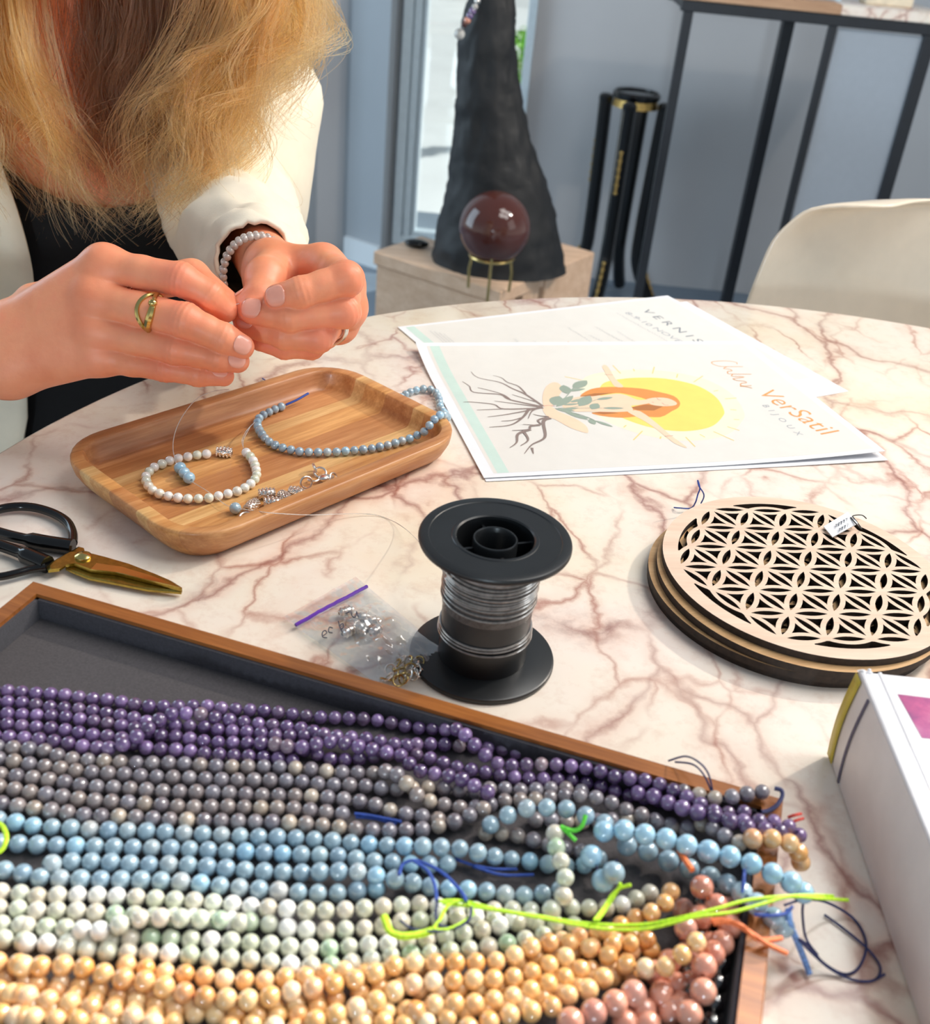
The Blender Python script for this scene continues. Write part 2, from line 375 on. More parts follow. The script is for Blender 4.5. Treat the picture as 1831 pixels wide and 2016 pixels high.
def skin():
    m = NT('skin'); co = m.obj()
    a = m.noise(co, 28, 4); b = m.noise(co, 260, 4, .6)
    c = m.ramp(a.outputs[0], [(.3, (232, 142, 102)), (.52, (242, 160, 120)), (.72, (244, 150, 116))])
    c2 = m.mix(m.math('MULTIPLY', b.outputs[0], .16), c.outputs[0], lin((196, 112, 90)))
    fa = m.n('Attribute', attribute_type='GEOMETRY', attribute_name='flush')
    c2 = m.mix(m.math('MULTIPLY', fa.outputs['Fac'], .55), c2, lin((226, 108, 84)))
    return m.P(color=c2, rough=.42, sss=.22, sssr=(1, .35, .2), ssss=.004, spec=.4, normal=m.bump(b.outputs[0], .35, .0005))
SKIN = skin()
NAIL = plain('fingernail', (234, 162, 140), .22, var=.03, coat=.4)
def hairm(name, cols):
    m = NT(name); hi = m.n('HairInfo')
    at = m.n('Attribute', attribute_type='GEOMETRY', attribute_name='tone')
    f = m.math('ADD', m.math('MULTIPLY', at.outputs['Fac'], .65), m.math('MULTIPLY', hi.outputs['Random'], .35))
    c = m.ramp(f, [(0, cols[0]), (.35, cols[1]), (.7, cols[2]), (1, cols[3])])
    h = m.n('BsdfHairPrincipled', {'Color': c.outputs[0], 'Roughness': .3, 'Radial Roughness': .4})
    m.t.links.new(h.outputs[0], m.out.inputs[0]); return m.m
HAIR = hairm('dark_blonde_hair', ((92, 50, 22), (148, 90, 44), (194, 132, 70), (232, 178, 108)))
HAIRU = hairm('shaded_hair', ((52, 28, 16), (66, 37, 20), (84, 48, 27), (110, 66, 38)))  # dark browns put the head's shade into the colour of the inner hair
LEAFM = plain('tree_leaves', (130, 190, 70), .6, var=.25, scale=8)
BARK = plain('tree_bark', (110, 96, 80), .9)
PAVE = plain('pale_paving', (226, 230, 230), .8, var=.03, scale=3)
# ------------------------------------------------------------------ room shell (behind the table)
WY = 3330.0
def wall_piece(mb, x0, x1, z0, z1, y=WY, d=120): mb.box(((x0 + x1) / 2, y + d / 2, (z0 + z1) / 2), (x1 - x0, d, z1 - z0))
DX0, DX1, DZ0, DZ1 = -315.0, 62.0, -690.0, 1350.0
mb = MB()
wall_piece(mb, -2600, DX0, -750, 1950); wall_piece(mb, DX1, 3000, -750, 1950); wall_piece(mb, DX0, DX1, DZ1, 1950); wall_piece(mb, DX0, DX1, -750, DZ0)
mb.build('wall_back', WALL, base=(0, WY, -750), smooth=False, kind='structure')
# stepped joinery to the left of the glass door: two boxed pilasters with slanted faces
def pilaster(name, pts, base):
    m = MB(); m.prism(pts, -750, 1950); return m.build(name, WALLB, base=base, smooth=False, kind='structure')
pilaster('trim_1', [(-760, 3330), (-742, 3275), (-604, 3190), (-562, 3330)], (-650, 3250, -750))
pilaster('trim_2', [(-476, 3330), (-460, 3292), (-342, 3215), (-328, 3330)], (-420, 3250, -750))
mb = MB(); mb.box((-676, 3227, -715), (158, 14, 70), rz=-.552); mb.box((-404, 3248, -715), (138, 14, 70), rz=-.578)
mb.build('baseboard_back', WHITETRIM, base=(0, 3320, -750), smooth=False, kind='structure')
mb = MB(); mb.box((200, 1300, -760), (6400, 5200, 20)); mb.build('floor', FLOORM, base=(0, 1300, -750), smooth=False, kind='structure')
# glass door
mb = MB()
for x, w, y in ((DX0 + 14, 28, 3318), (DX0 + 42, 22, 3330), (DX0 + 62, 12, 3342), (DX1 - 12, 24, 3324)):
    mb.box((x, y, (DZ0 + DZ1) / 2), (w, 60, DZ1 - DZ0), bev=2)
mb.box(((DX0 + DX1) / 2, 3326, DZ0 + 12), (DX1 - DX0, 60, 24), bev=2); mb.box(((DX0 + DX1) / 2, 3340, DZ0 + 30), (DX1 - DX0, 40, 14), bev=2)
mb.box(((DX0 + DX1) / 2, 3326, DZ1 - 18), (DX1 - DX0, 60, 36), bev=2)
door = mb.build('door_1', ALU, base=((DX0 + DX1) / 2, 3330, DZ0), smooth=False, kind='structure')
mb = MB(); mb.box((-120, 3352, 330), (355, 8, 2010)); mb.build('door_glass', GLASS, parent=door, smooth=False)
mb = MB(); mb.box((DX0 - 12, 3316, 300), (24, 34, 2100)); mb.build('door_casing', DARKFR, parent=door, smooth=False)
# outdoors beyond the glass
mb = MB(); mb.box((0, 7500, -790), (9000, 8000, 40)); mb.build('pavement', PAVE, base=(0, 7500, -770), smooth=False, kind='structure')
tr = thing('garden_shrub', 'bright green shrub outside, beyond the glass door', 'shrub', (62, 5400, -770))
mb = MB(); mb.tube([(62, 5400, -770), (60, 5405, -600), (66, 5400, -450)], [16, 12, 8], 8); mb.build('stem', BARK, parent=tr)
mb = MB(); rg = random.Random(3)
for i in range(420):
    while True:
        p = np.array([rg.uniform(-1, 1) for _ in range(3)])
        if p @ p < 1: break
    c = np.array([66, 5400, -420]) + p * np.array([72, 90, 170]); a = rg.uniform(0, 6.28); s_ = rg.uniform(14, 26)
    u = np.array([math.cos(a), math.sin(a), rg.uniform(-.5, .5)]) * s_; w = np.array([-math.sin(a), math.cos(a), rg.uniform(-.8, .8)]) * s_ * .5
    mb.add([c - u, c + w, c + u, c - w], [(0, 1, 2, 3)])
mb.build('foliage', LEAFM, parent=tr, kind='stuff', smooth=False)

# ------------------------------------------------------------------ table
TC = (274.0, 408.0); TR = 590.0
tb = thing('round_table', 'round white marble table with rust-red veins', 'table', (TC[0], TC[1], -750))
mb = MB(); prof = [(0, -22), (TR - 8, -22), (TR - 2, -18), (TR, -12), (TR, -4), (TR - 1.2, -1.2), (TR - 4, 0), (0, 0)]
mb.lathe(prof, (TC[0], TC[1], 0), 160); mb.build('table_top', MARBLE, parent=tb, sharp=50)
mb = MB(); mb.lathe([(0, -750), (260, -750), (262, -744), (255, -738), (80, -715), (42, -690), (36, -600), (36, -80), (60, -50), (200, -30), (205, -22), (0, -22)], (TC[0], TC[1], 0), 48)
mb.build('pedestal', BLACKMET, parent=tb)

# ------------------------------------------------------------------ white shell chairs
def shell_chair(base, rz, label):
    t = thing('shell_chair', label, 'chair', base, rz, 'white shell chairs at the table')
    prof = catmull([(-205, 436), (-190, 450), (-120, 444), (0, 430), (110, 428), (172, 452), (205, 520), (226, 620), (246, 730), (258, 800), (262, 834)], 4)
    ss = np.linspace(0, 1, len(prof))
    wid = np.interp(ss, [0, .08, .3, .5, .62, .75, .88, .95, .985, 1], [170, 205, 232, 236, 228, 222, 205, 178, 140, 95])
    back = np.interp(ss, [0, .35, .6, 1], [0, 0, 1, 1])
    top = []; NX = 18
    for p, w, b in zip(prof, wid, back):
        row = []
        for i in range(NX + 1):
            q = i / NX * 2 - 1; c = abs(q) ** 2.4
            row.append((q * w, p[0] - b * 78 * c, p[1] + (1 - b) * 40 * c))
        top.append(row)
    mb = MB(); mb.loft(top, closed=False, cap0=False, cap1=False)
    o = mb.build('seat_shell', CHAIRPL, parent=t, local=True, sharp=80)
    sol = o.modifiers.new('thickness', 'SOLIDIFY'); sol.thickness = .006; sol.offset = 0
    sub = o.modifiers.new('smooth', 'SUBSURF'); sub.levels = 1; sub.render_levels = 1
    for sx in (-1, 1):
        for sy in (-1, 1):
            m2 = MB(); m2.tube([(sx * 120, sy * 95 + 10, 428), (sx * 215, sy * 205 + 10, 0)], [15, 10], 12); m2.build('leg', WOOD_BOX, parent=t, local=True)
    m2 = MB(); m2.tube([(-165, -140, 230), (165, 160, 230)], 4, 8); m2.tube([(165, -140, 236), (-165, 160, 236)], 4, 8); m2.build('leg_brace', BLACKMET, parent=t, local=True)
    return t
shell_chair((452, 878, -750), math.radians(-11), 'cream white shell chair with rounded back standing beyond the table')

# ------------------------------------------------------------------ wooden plinth block and what stands on it
PZ = -303.0
N0 = Z(987, 574, PZ)[:2]; L0 = Z(735, 494, PZ)[:2]
ux = (L0 - N0) / np.linalg.norm(L0 - N0); uy = np.array([-ux[1], ux[0]])
if uy[1] < 0: uy = -uy
LB, WB = np.linalg.norm(L0 - N0), 152.0
BX = lambda a, b, z: (N0[0] + ux[0] * a + uy[0] * b, N0[1] + ux[1] * a + uy[1] * b, z)
pl = thing('wooden_plinth', 'pale beech display block carrying the black bust', 'plinth', BX(LB / 2, WB / 2, -750))
ang = math.atan2(ux[1], ux[0])
def pbox(name, a0, a1, b0, b1, z0, z1):
    m = MB(); c = BX((a0 + a1) / 2, (b0 + b1) / 2, (z0 + z1) / 2); m.box(c, (a1 - a0, b1 - b0, z1 - z0), rz=ang, bev=2); m.build(name, WOOD_BOX, parent=pl)
pbox('top_board', 0, LB, 0, WB, PZ - 26, PZ)
pbox('front_panel', 6, LB - 6, 4, 24, -750, PZ - 26)
pbox('back_panel', 6, LB - 6, WB - 24, WB - 4, -750, PZ - 26)
for a0, a1, b0, b1 in ((4, 22, 26, 60), (4, 22, 88, WB - 26), (LB - 22, LB - 4, 26, WB - 26)): pbox('end_board', a0, a1, b0, b1, -750, PZ - 26)
bc_ = BX(LB * .42, 252, (PZ - 750) / 2); st = MB(); st.box(bc_, (LB * .84, 186, PZ + 750), rz=ang, bev=2)
tag(st.build('wooden_block', WOOD_BOX, base=(bc_[0], bc_[1], -750)), 'second beech block behind the front display block, nearer the plant stand', 'block')
# black bust
SY = 1990.0
sil = [(560, 846, 1112), (512, 850, 1111), (480, 855, 1108), (430, 868, 1098), (370, 880, 1082), (300, 889, 1058), (240, 893, 1040), (190, 896, 1028), (130, 901, 1020), (60, 908, 1016), (0, 922, 1012), (-80, 934, 1008), (-170, 938, 1004), (-230, 945, 996)]
rings = []
zmin = PZ
for k, (v, a, b) in enumerate(sil):
    A = Yp(a, v, SY); B = Yp(b, v, SY); c = (A + B) / 2; r = np.linalg.norm(B - A) / 2
    z = max(c[2], PZ) if k else PZ
    rings.append((c[0], r, z))
zz = np.array([r[2] for r in rings]); order = np.argsort(zz); zz = zz[order]; cx = np.array([r[0] for r in rings])[order]; rr = np.array([r[1] for r in rings])[order]
lr = []
for z in np.linspace(PZ, zz[-1], 70):
    x = np.interp(z, zz, cx); r = np.interp(z, zz, rr); ring = []
    for j in range(72):
        a = 2 * math.pi * j / 72; p = Vector((x + r * math.cos(a), SY + .8 * r * math.sin(a), z))
        n_ = mnoise.fractal(p * .028, .6, 2.2, 4) * 5.0 + mnoise.noise(Vector((p.x * .06, p.y * .06, p.z * .012))) * 3
        if z < PZ + 3: n_ = min(n_, 0)
        ring.append((x + (r + n_) * math.cos(a), SY + .8 * (r + n_) * math.sin(a), z))
    lr.append(ring)
mb = MB(); mb.loft(lr); mb.build('neck_bust', CERAMIC, base=(cx[0], SY, PZ), sharp=70)
tag(bpy.data.objects['neck_bust'], 'tall rough black neck-shaped bust on the beech block', 'display bust')
nk = thing('gemstone_necklace', 'crystal and purple gem necklace hanging on the black bust', 'necklace', tuple(Yp(906, 60, 1900)))
pts = catmull([Yp(u, v, y) for u, v, y in ((948, -60, 1890), (942, -5, 1885), (930, 22, 1882), (915, 48, 1885), (906, 66, 1900))], 6)
mb = MB(); mb.tube(pts, 1.2, 6); mb.build('cord', SILVER, parent=nk)
for i, (u, v, r, m_) in enumerate(((940, 2, 5, SILVER), (935, 13, 5, CLEARB), (930, 22, 6, AMETHYST), (925, 31, 6, AMETHYST), (920, 40, 6, PEACH), (914, 48, 5, JASPER), (905, 67, 9, CLEARB))):
    mb = MB(); mb.sphere(Yp(u, v, 1886 if i < 6 else 1900), r); mb.build('bead', m_, parent=nk)
# jasper ball on its stand
bc = Yp(974, 448, 1812); _t = float((bc - CAM) @ FW); br = 70 / F_PX * _t
sb = MB(); sb.sphere(bc, br, 48, 30); tag(sb.build('stone_sphere', JASPER, base=(bc[0], bc[1], bc[2] - br)), 'polished red-brown stone sphere in front of the black bust', 'sphere')
sd = thing('brass_stand', 'small three-legged brass stand holding the stone sphere', 'stand', (bc[0], bc[1], PZ))
rr_ = br * .62; zr = bc[2] - math.sqrt(br * br - rr_ * rr_) - 2.5
mb = MB(); mb.tube([(bc[0] + rr_ * math.cos(a), bc[1] + rr_ * math.sin(a), zr) for a in np.linspace(0, 6.283, 40, endpoint=False)], 3, 8, True); mb.build('ring', BRASS, parent=sd)
for a in (-1.57, .52, 2.62):
    mb = MB(); c_, s_ = math.cos(a), math.sin(a)
    mb.tube([(bc[0] + (rr_ + 6) * c_, bc[1] + (rr_ + 6) * s_, zr + 12), (bc[0] + rr_ * c_, bc[1] + rr_ * s_, zr), (bc[0] + (rr_ + 6) * c_, bc[1] + (rr_ + 6) * s_, (zr + PZ) / 2), (bc[0] + (rr_ + 4) * c_, bc[1] + (rr_ + 4) * s_, PZ)], 2.6, 8); mb.build('leg', BRASS, parent=sd)
pp = Z(820, 487, PZ); mb = MB(); mb.sphere((pp[0], pp[1], PZ + 8), (24, 15, 8), 24, 14)
tag(mb.build('pebble', BLACKLAC, base=(pp[0], pp[1], PZ)), 'flat glossy black pebble at the left end of the beech block', 'pebble')

# ------------------------------------------------------------------ black plant stand
SYP = 3110.0
tc_ = Yp(1254, 186, SYP); sx_, sz_ = tc_[0], tc_[2]
ps = thing('plant_stand', 'tall slim black lacquer plant stand with gold relief', 'plant stand', (sx_, SYP, -750))
mb = MB(); mb.lathe([(0, sz_ - 12), (62, sz_ - 12), (66, sz_ - 6), (66, sz_ + 4), (60, sz_ + 8), (58, sz_ + 3), (0, sz_ + 2)], (sx_, SYP, 0), 48); mb.build('top_disc', BLACKLAC, parent=ps)
mb = MB(); mb.lathe([(40, sz_ - 32), (64, sz_ - 32), (60, sz_ - 12), (40, sz_ - 12)], (sx_, SYP, 0), 40, loop=True); mb.build('apron', GILT, parent=ps)
for k, a in enumerate((2.75, 1.2, -.42, -1.85)):
    c_, s_ = math.cos(a), math.sin(a); R1 = 86
    mb = MB(); mb.lathe([(0, sz_ - 34), (16, sz_ - 34), (20, sz_ - 26), (20, sz_ - 16), (14, sz_ - 10), (0, sz_ - 8)], (sx_ + R1 * c_, SYP + R1 * s_, 0), 20)
    pth = [(sx_ + r * c_, SYP + r * s_, z) for r, z in ((R1, sz_ - 20), (R1 - 4, sz_ - 150), (R1 - 8, -520), (R1 - 2, -610), (R1 + 40, -690), (R1 + 70, -735))]
    mb.tube(catmull(pth, 5), 19, 8)
    leg = mb.build('leg', BLACKLAC, parent=ps)
    if k in (0, 2, 3):
        for q, (z0, z1) in enumerate(((-400, -290), (-690, -600))):
            m2 = MB()
            for w_ in np.linspace(z0, z1, 11):
                r_ = np.interp(-w_, [-sz_ + 20, -sz_ + 60, 520, 610, 690, 735], [R1, R1 - 4, R1 - 8, R1 - 2, R1 + 40, R1 + 70]) + 18
                m2.sphere((sx_ + r_ * c_, SYP + r_ * s_, w_), (4, 4, 8) if int(w_) % 2 else (6, 6, 6), 8, 6)
            m2.build('gilt_relief', GILT, parent=leg, kind='stuff')

# ------------------------------------------------------------------ black steel console table
CYF, CYB = 2700.0, 2960.0
F = [Yp(u, v, CYF) for u, v in ((1346, 20), (1640, 52), (1824, 66))]
zt = float(np.mean([p[2] for p in F])); xl, xm, xr = F[0][0], F[1][0], F[2][0]
cn = thing('console_table', 'tall black steel console table with wooden top against the wall', 'console table', ((xl + xr) / 2, (CYF + CYB) / 2, -750))
def leg(name, x, y, w=22):
    m = MB(); m.box((x, y, (zt - 750) / 2), (w, w, zt + 750), bev=1.5); m.build(name, BLACKMET, parent=cn)
leg('leg', xl + 11, CYF); leg('leg', xm, CYF, 18); leg('leg', xr + 8, CYF, 28)
bxx = Yp(1548, 60, CYB)[0]
leg('leg', bxx, CYB, 30)
mb = MB(); mb.box(((xl + xr + 20) / 2, CYF, zt + 11), (xr - xl + 36, 22, 24), bev=1.5); mb.box(((xl + xr + 20) / 2, CYB, zt + 11), (xr - xl + 36, 22, 24), bev=1.5)
for x in (xl + 11, xm, xr + 8): mb.box((x, (CYF + CYB) / 2, zt + 11), (22, CYB - CYF, 22), bev=1.5)
mb.build('top_frame', BLACKMET, parent=cn, smooth=False)
mb = MB(); mb.box(((xl + xm) / 2 - 3, (CYF + CYB) / 2, zt + 34), (xm - xl + 20, CYB - CYF + 30, 22), bev=2); mb.build('wooden_top', wood('console_wood', (206, 166, 132), (170, 128, 96), .5, .5, 'X'), parent=cn)
mb = MB(); mb.box(((xr + xm) / 2 + 24, (CYF + CYB) / 2, zt + 34), (xr - xm + 34, CYB - CYF + 30, 22), bev=2); mb.build('stone_top', MARBLE, parent=cn)
mb = MB(); mb.box(((xm + xr) / 2 + 8, CYF + 2, (zt - 700) / 2), (xr - xm - 12, 6, zt + 690)); mb.build('back_panel', plain('console_back_panel', (160, 168, 178), .35, var=.01), parent=cn, smooth=False)
for i, (u, v, sx2, sy2, sz2, nm, lb, ct, m_) in enumerate(((1610, 5, 90, 60, 50, 'blue_box', 'pale blue box on the console table beside the white stone slab', 'box', plain('pale_blue_card', (206, 226, 240), .6)),
        (1740, 18, 110, 60, 26, 'cream_box', 'cream coloured flat box on the stone end of the console table', 'box', plain('cream_card', (236, 222, 196), .6)))):
    p = Yp(u, v, CYF + 90); mb = MB(); mb.box((p[0], p[1], zt + 45 + sz2 / 2), (sx2, sy2, sz2), bev=3); tag(mb.build(nm, m_, base=(p[0], p[1], zt + 45)), lb, ct)
# ------------------------------------------------------------------ printed sheets
class Sheet:
    def __init__(s, name, label, org, ang, L, Wd, zf, group):
        s.o = np.array(org, float); s.c, s.s_ = math.cos(ang), math.sin(ang); s.zf = zf; s.L, s.W = L, Wd
        s.root = thing(name, label, 'sheet of paper', (org[0], org[1], 0), 0, group)
        NX, NY = 48, 34
        mb = MB()
        top = [[s.pt(L * i / NX, Wd * j / NY, 0) for i in range(NX + 1)] for j in range(NY + 1)]
        mb.loft(top, closed=False, cap0=False, cap1=False)
        bot = [[s.pt(L * i / NX, Wd * j / NY, -.25) for i in reversed(range(NX + 1))] for j in range(NY + 1)]
        mb.loft(bot, closed=False, cap0=False, cap1=False)
        edge = [(i, 0) for i in range(NX)] + [(NX, j) for j in range(NY)] + [(i, NY) for i in range(NX, 0, -1)] + [(0, j) for j in range(NY, 0, -1)]
        mb.loft([[s.pt(L * i / NX, Wd * j / NY, -.25) for i, j in edge], [s.pt(L * i / NX, Wd * j / NY, 0) for i, j in edge]], True, False, False)
        mb.build('sheet', PAPER, parent=s.root, sharp=50)
    def pt(s, a, b, dz): return (s.o[0] + a * s.c - b * s.s_, s.o[1] + a * s.s_ + b * s.c, s.zf(a / s.L, b / s.W) + dz)
    def ab(s, u, v):
        z = 1.0
        for _ in range(4):
            w = Z(u, v, z)[:2] - s.o; a, b = w[0] * s.c + w[1] * s.s_, -w[0] * s.s_ + w[1] * s.c
            z = s.zf(min(max(a / s.L, 0), 1), min(max(b / s.W, 0), 1))
        return a, b
    def area(s, a0, a1, b0, b1, dz, m, name):
        mb = MB(); mb.grid(lambda i, j: s.pt(a0 + (a1 - a0) * i, b0 + (b1 - b0) * j, dz), 40, 30); return mb.build(name, m, parent=s.root)
    def polys(s, name, m, polylist, dz, parent=None):
        """flat print: closed shapes in sheet coordinates, laid on the curved sheet"""
        bm = bmesh.new()
        for i, poly in enumerate(polylist):     # overlapping shapes each lie a hair higher than the one before
            vs = [bm.verts.new((a, b, i * .0012)) for a, b in poly]
            try: bm.faces.new(vs)
            except ValueError: pass
        bmesh.ops.triangulate(bm, faces=bm.faces[:])
        for _ in range(3):
            es = [e for e in bm.edges if e.calc_length() > 7]
            if not es: break
            bmesh.ops.subdivide_edges(bm, edges=es, cuts=1); bmesh.ops.triangulate(bm, faces=bm.faces[:])
        bmesh.ops.recalc_face_normals(bm, faces=bm.faces[:])
        mb = MB(); ix = {}
        for i, v in enumerate(bm.verts): ix[v] = i
        fs = []
        for f in bm.faces:
            t = tuple(ix[v] for v in f.verts); fs.append(t if f.normal.z > 0 else t[::-1])
        mb.add([s.pt(v.co.x, v.co.y, dz + v.co.z) for v in bm.verts], fs); bm.free()
        return mb.build(name, m, parent=s.root, smooth=False)
    def stroke(s, pts, w0, w1=None):
        w1 = w0 if w1 is None else w1; out = []; P = [np.array(p) for p in pts]; n = len(P)
        L_, R_ = [], []
        for i in range(n):
            t = P[min(i + 1, n - 1)] - P[max(i - 1, 0)]; t = t / (np.linalg.norm(t) + 1e-9); nn = np.array([-t[1], t[0]]); w = w0 + (w1 - w0) * i / max(n - 1, 1)
            L_.append(P[i] + nn * w / 2); R_.append(P[i] - nn * w / 2)
        return [[tuple(L_[i]), tuple(L_[i + 1]), tuple(R_[i + 1]), tuple(R_[i])] for i in range(n - 1)]
    def text(s, txt, p0, p1, m, name, dz=.16, size=None, weight=0.0, track=1.0, up=1):
        cu = bpy.data.curves.new('tmp', 'FONT'); cu.body = txt; cu.size = 1; cu.offset = weight; cu.space_character = track; cu.resolution_u = 3
        ob = bpy.data.objects.new('tmp', cu); COL.objects.link(ob)
        me = bpy.data.meshes.new_from_object(ob.evaluated_get(bpy.context.evaluated_depsgraph_get()))
        bpy.data.objects.remove(ob); bpy.data.curves.remove(cu)
        xs = [v.co.x for v in me.vertices]; x0, x1 = min(xs), max(xs)
        p0, p1 = np.array(p0), np.array(p1); e = p1 - p0; ln = np.linalg.norm(e); e = e / ln; n_ = np.array([-e[1], e[0]]) * up
        k = ln / (x1 - x0); ky = k if size is None else size
        mb = MB()
        mb.add([s.pt(*(p0 + e * (v.co.x - x0) * k + n_ * v.co.y * ky), dz) for v in me.vertices], [tuple(p.vertices) for p in me.polygons])
        bpy.data.meshes.remove(me)
        return mb.build(name, m, parent=s.root, smooth=False)
GP = 'printed sheets on the table'
# lower sheet of the front pair
Sheet('paper_sheet', 'white sheet showing only along its edge under the sun woman flyer', (11.5, 592.5), .298, 297, 210, lambda a, b: .6 + 2.2 * max(0, a - .55) ** 2 * 4 * (1 - b) * .6, GP)
# back sheets
Sheet('paper_sheet', 'plain white sheet peeping out at the right under the opening invitation', (46, 648), math.radians(31.2), 296, 210, lambda a, b: .35, GP)
bk = Sheet('paper_sheet', 'invitation sheet with grey capitals and script lines, behind the flyer', (34, 668), math.radians(31.5), 288, 203, lambda a, b: .75 + .2 * b, GP)
bk.area(14, 284, 5, 199, .06, PRINTBG, 'cream_panel'); bk.area(6, 14, 4, 200, .07, MINT, 'mint_strip')
def bkab(u, v): return np.array(bk.ab(u, v))
bk.text('VERNIS', bkab(1262, 611), bkab(1371, 675), GREYINK, 'heading', track=1.6, size=13)
bk.text('8-9-10 NOVEM', bkab(1229, 616), bkab(1350, 683), PALEINK, 'date_line', size=9)
bk.text('Ver', bkab(1103, 676), bkab(1136, 694), ORANGE, 'orange_title', size=13)
rg = random.Random(5); lines = []
for (u0, v0), (u1, v1) in (((1213, 616), (1335, 684)), ((1118, 645), (1180, 685)), ((1172, 644), (1262, 694)), ((1214, 652), (1275, 690)), ((1160, 660), (1215, 690)), ((1012, 668), (1036, 690)), ((1050, 672), (1090, 696))):
    a, b = bkab(u0, v0), bkab(u1, v1); e = (b - a); n_ = np.array([-e[1], e[0]]) / np.linalg.norm(e)
    k = int(np.linalg.norm(e) / 1.6); lines += bk.stroke([a + e * i / k + n_ * (rg.uniform(.2, 1.6) if i % 2 else -rg.uniform(.2, 1.0)) for i in range(k + 1)], .38)
for q in range(4):
    a, b = bkab(846 + q * 9, 652 + q * 2), bkab(884 + q * 9, 676 + q * 2 + 8); e = b - a; n_ = np.array([-e[1], e[0]]) / np.linalg.norm(e); k = 26
    lines += bk.stroke([a + e * i / k + n_ * (.7 if i % 2 else -.5) for i in range(k + 1)], .3)
bk.polys('script_lines', PALEINK, lines, .14)
# front flyer
fl = Sheet('flyer_sheet', 'flyer with a red-haired woman, roots and a yellow sun, on top of the papers', (9.9, 595.2), .304, 297, 210,
           lambda a, b: 1.5 + 9.0 * max(0, a - .5) ** 2 * 4 * (1 - b) * .55 + 5.5 * max(0, b - .7) ** 2 * 11 * (.25 + .75 * (1 - a)), GP)
fl.area(8, 291, 5, 205, .06, PRINTBG, 'cream_panel'); fl.area(10.5, 18.5, 5, 205, .08, MINT, 'mint_strip')
def I(x, y): return fl.ab(900 + x / 3.329, 690 + y / 3.329)
def IP(*p): return [I(*q) for q in p]
def smooth(p, n=5, closed=True): return [tuple(q) for q in catmull(p, n, closed)]
sunp = IP((1000, 200), (1160, 180), (1330, 182), (1480, 205), (1600, 243), (1700, 310), (1750, 395), (1735, 440), (1680, 492), (1590, 520), (1460, 530), (1300, 512), (1150, 470), (1040, 420), (970, 360), (935, 290), (940, 235))
cg = np.mean(np.array(sunp), 0)
fl.polys('sun_glow', GLOW, [smooth([tuple(cg + (np.array(p) - cg) * 1.32) for p in sunp])], .10)
fl.polys('sun_disc', SUN, [smooth(sunp)], .13)
rays = []
for a, b in (((705, 172), (815, 195)), ((1020, 98), (1072, 152)), ((1155, 122), (1168, 148)), ((1292, 108), (1280, 152)), ((1445, 155), (1438, 180)), ((1610, 168), (1550, 208)), ((1680, 268), (1712, 262)), ((1755, 318), (1831, 312)), ((1790, 388), (1831, 392)), ((1770, 500), (1850, 525)), ((1680, 532), (1815, 592)), ((1590, 550), (1625, 570)), ((1497, 568), (1560, 632)), ((1215, 528), (1155, 588)), ((1335, 565), (1330, 580)), ((1108, 490), (1092, 505)), ((1812, 452), (1850, 455))):
    rays += fl.stroke([I(*a), I(*b)], 1.0)
fl.polys('sun_rays', RAY, rays, .12)['kind'] = 'stuff'
roots = []
for w, ps_ in ((2.6, ((560, 365), (450, 290), (360, 250), (280, 210), (140, 180), (90, 140))), (1.8, ((450, 285), (400, 235), (330, 210), (290, 180), (235, 165))), (2.4, ((560, 370), (350, 325), (280, 290), (110, 275), (80, 235), (35, 205))),
              (1.6, ((350, 325), (300, 290), (200, 260), (135, 245))), (1.3, ((520, 340), (440, 315), (360, 290))), (1.8, ((560, 375), (380, 350), (245, 333))), (2.0, ((565, 378), (310, 385), (240, 355), (100, 340), (40, 340))), (1.2, ((300, 385), (130, 392))),
              (2.0, ((560, 375), (440, 400), (300, 425), (200, 437))), (2.6, ((470, 385), (430, 440), (350, 490), (210, 505))), (1.4, ((430, 440), (360, 460), (290, 465))), (1.8, ((540, 378), (490, 400), (465, 450))), (1.3, ((600, 435), (540, 430), (500, 420))),
              (3.4, ((610, 445), (565, 470), (575, 570), (490, 620), (440, 680))), (2.0, ((490, 640), (500, 680))), (2.2, ((590, 440), (530, 460), (545, 490), (430, 487))), (2.6, ((540, 490), (480, 500), (470, 520), (360, 527))), (3.0, ((480, 520), (400, 550), (390, 605), (345, 640))), (2.4, ((440, 540), (465, 590), (415, 628)))):
    roots += fl.stroke(smooth(IP(*ps_), 5, False), w, .5)
fl.polys('tree_roots', ROOTINK, roots, .12)
fl.polys('auburn_hair', HAIRINK, [smooth(IP((875, 255), (1000, 240), (1200, 250), (1330, 275), (1420, 300), (1460, 340), (1450, 375), (1405, 400), (1330, 438), (1200, 432), (1080, 442), (960, 432), (880, 410), (1000, 400), (1130, 400), (1150, 372), (1230, 350), (1240, 322), (1120, 290), (1040, 280), (900, 300), (805, 302)), 3)], .17)
fl.polys('dark_locks', HAIRDK, [IP((1130, 375), (1240, 355), (1350, 368), (1290, 395), (1180, 392)), IP((805, 302), (900, 282), (1020, 280), (900, 300)), IP((880, 408), (980, 400), (1060, 412), (960, 420))], .19)
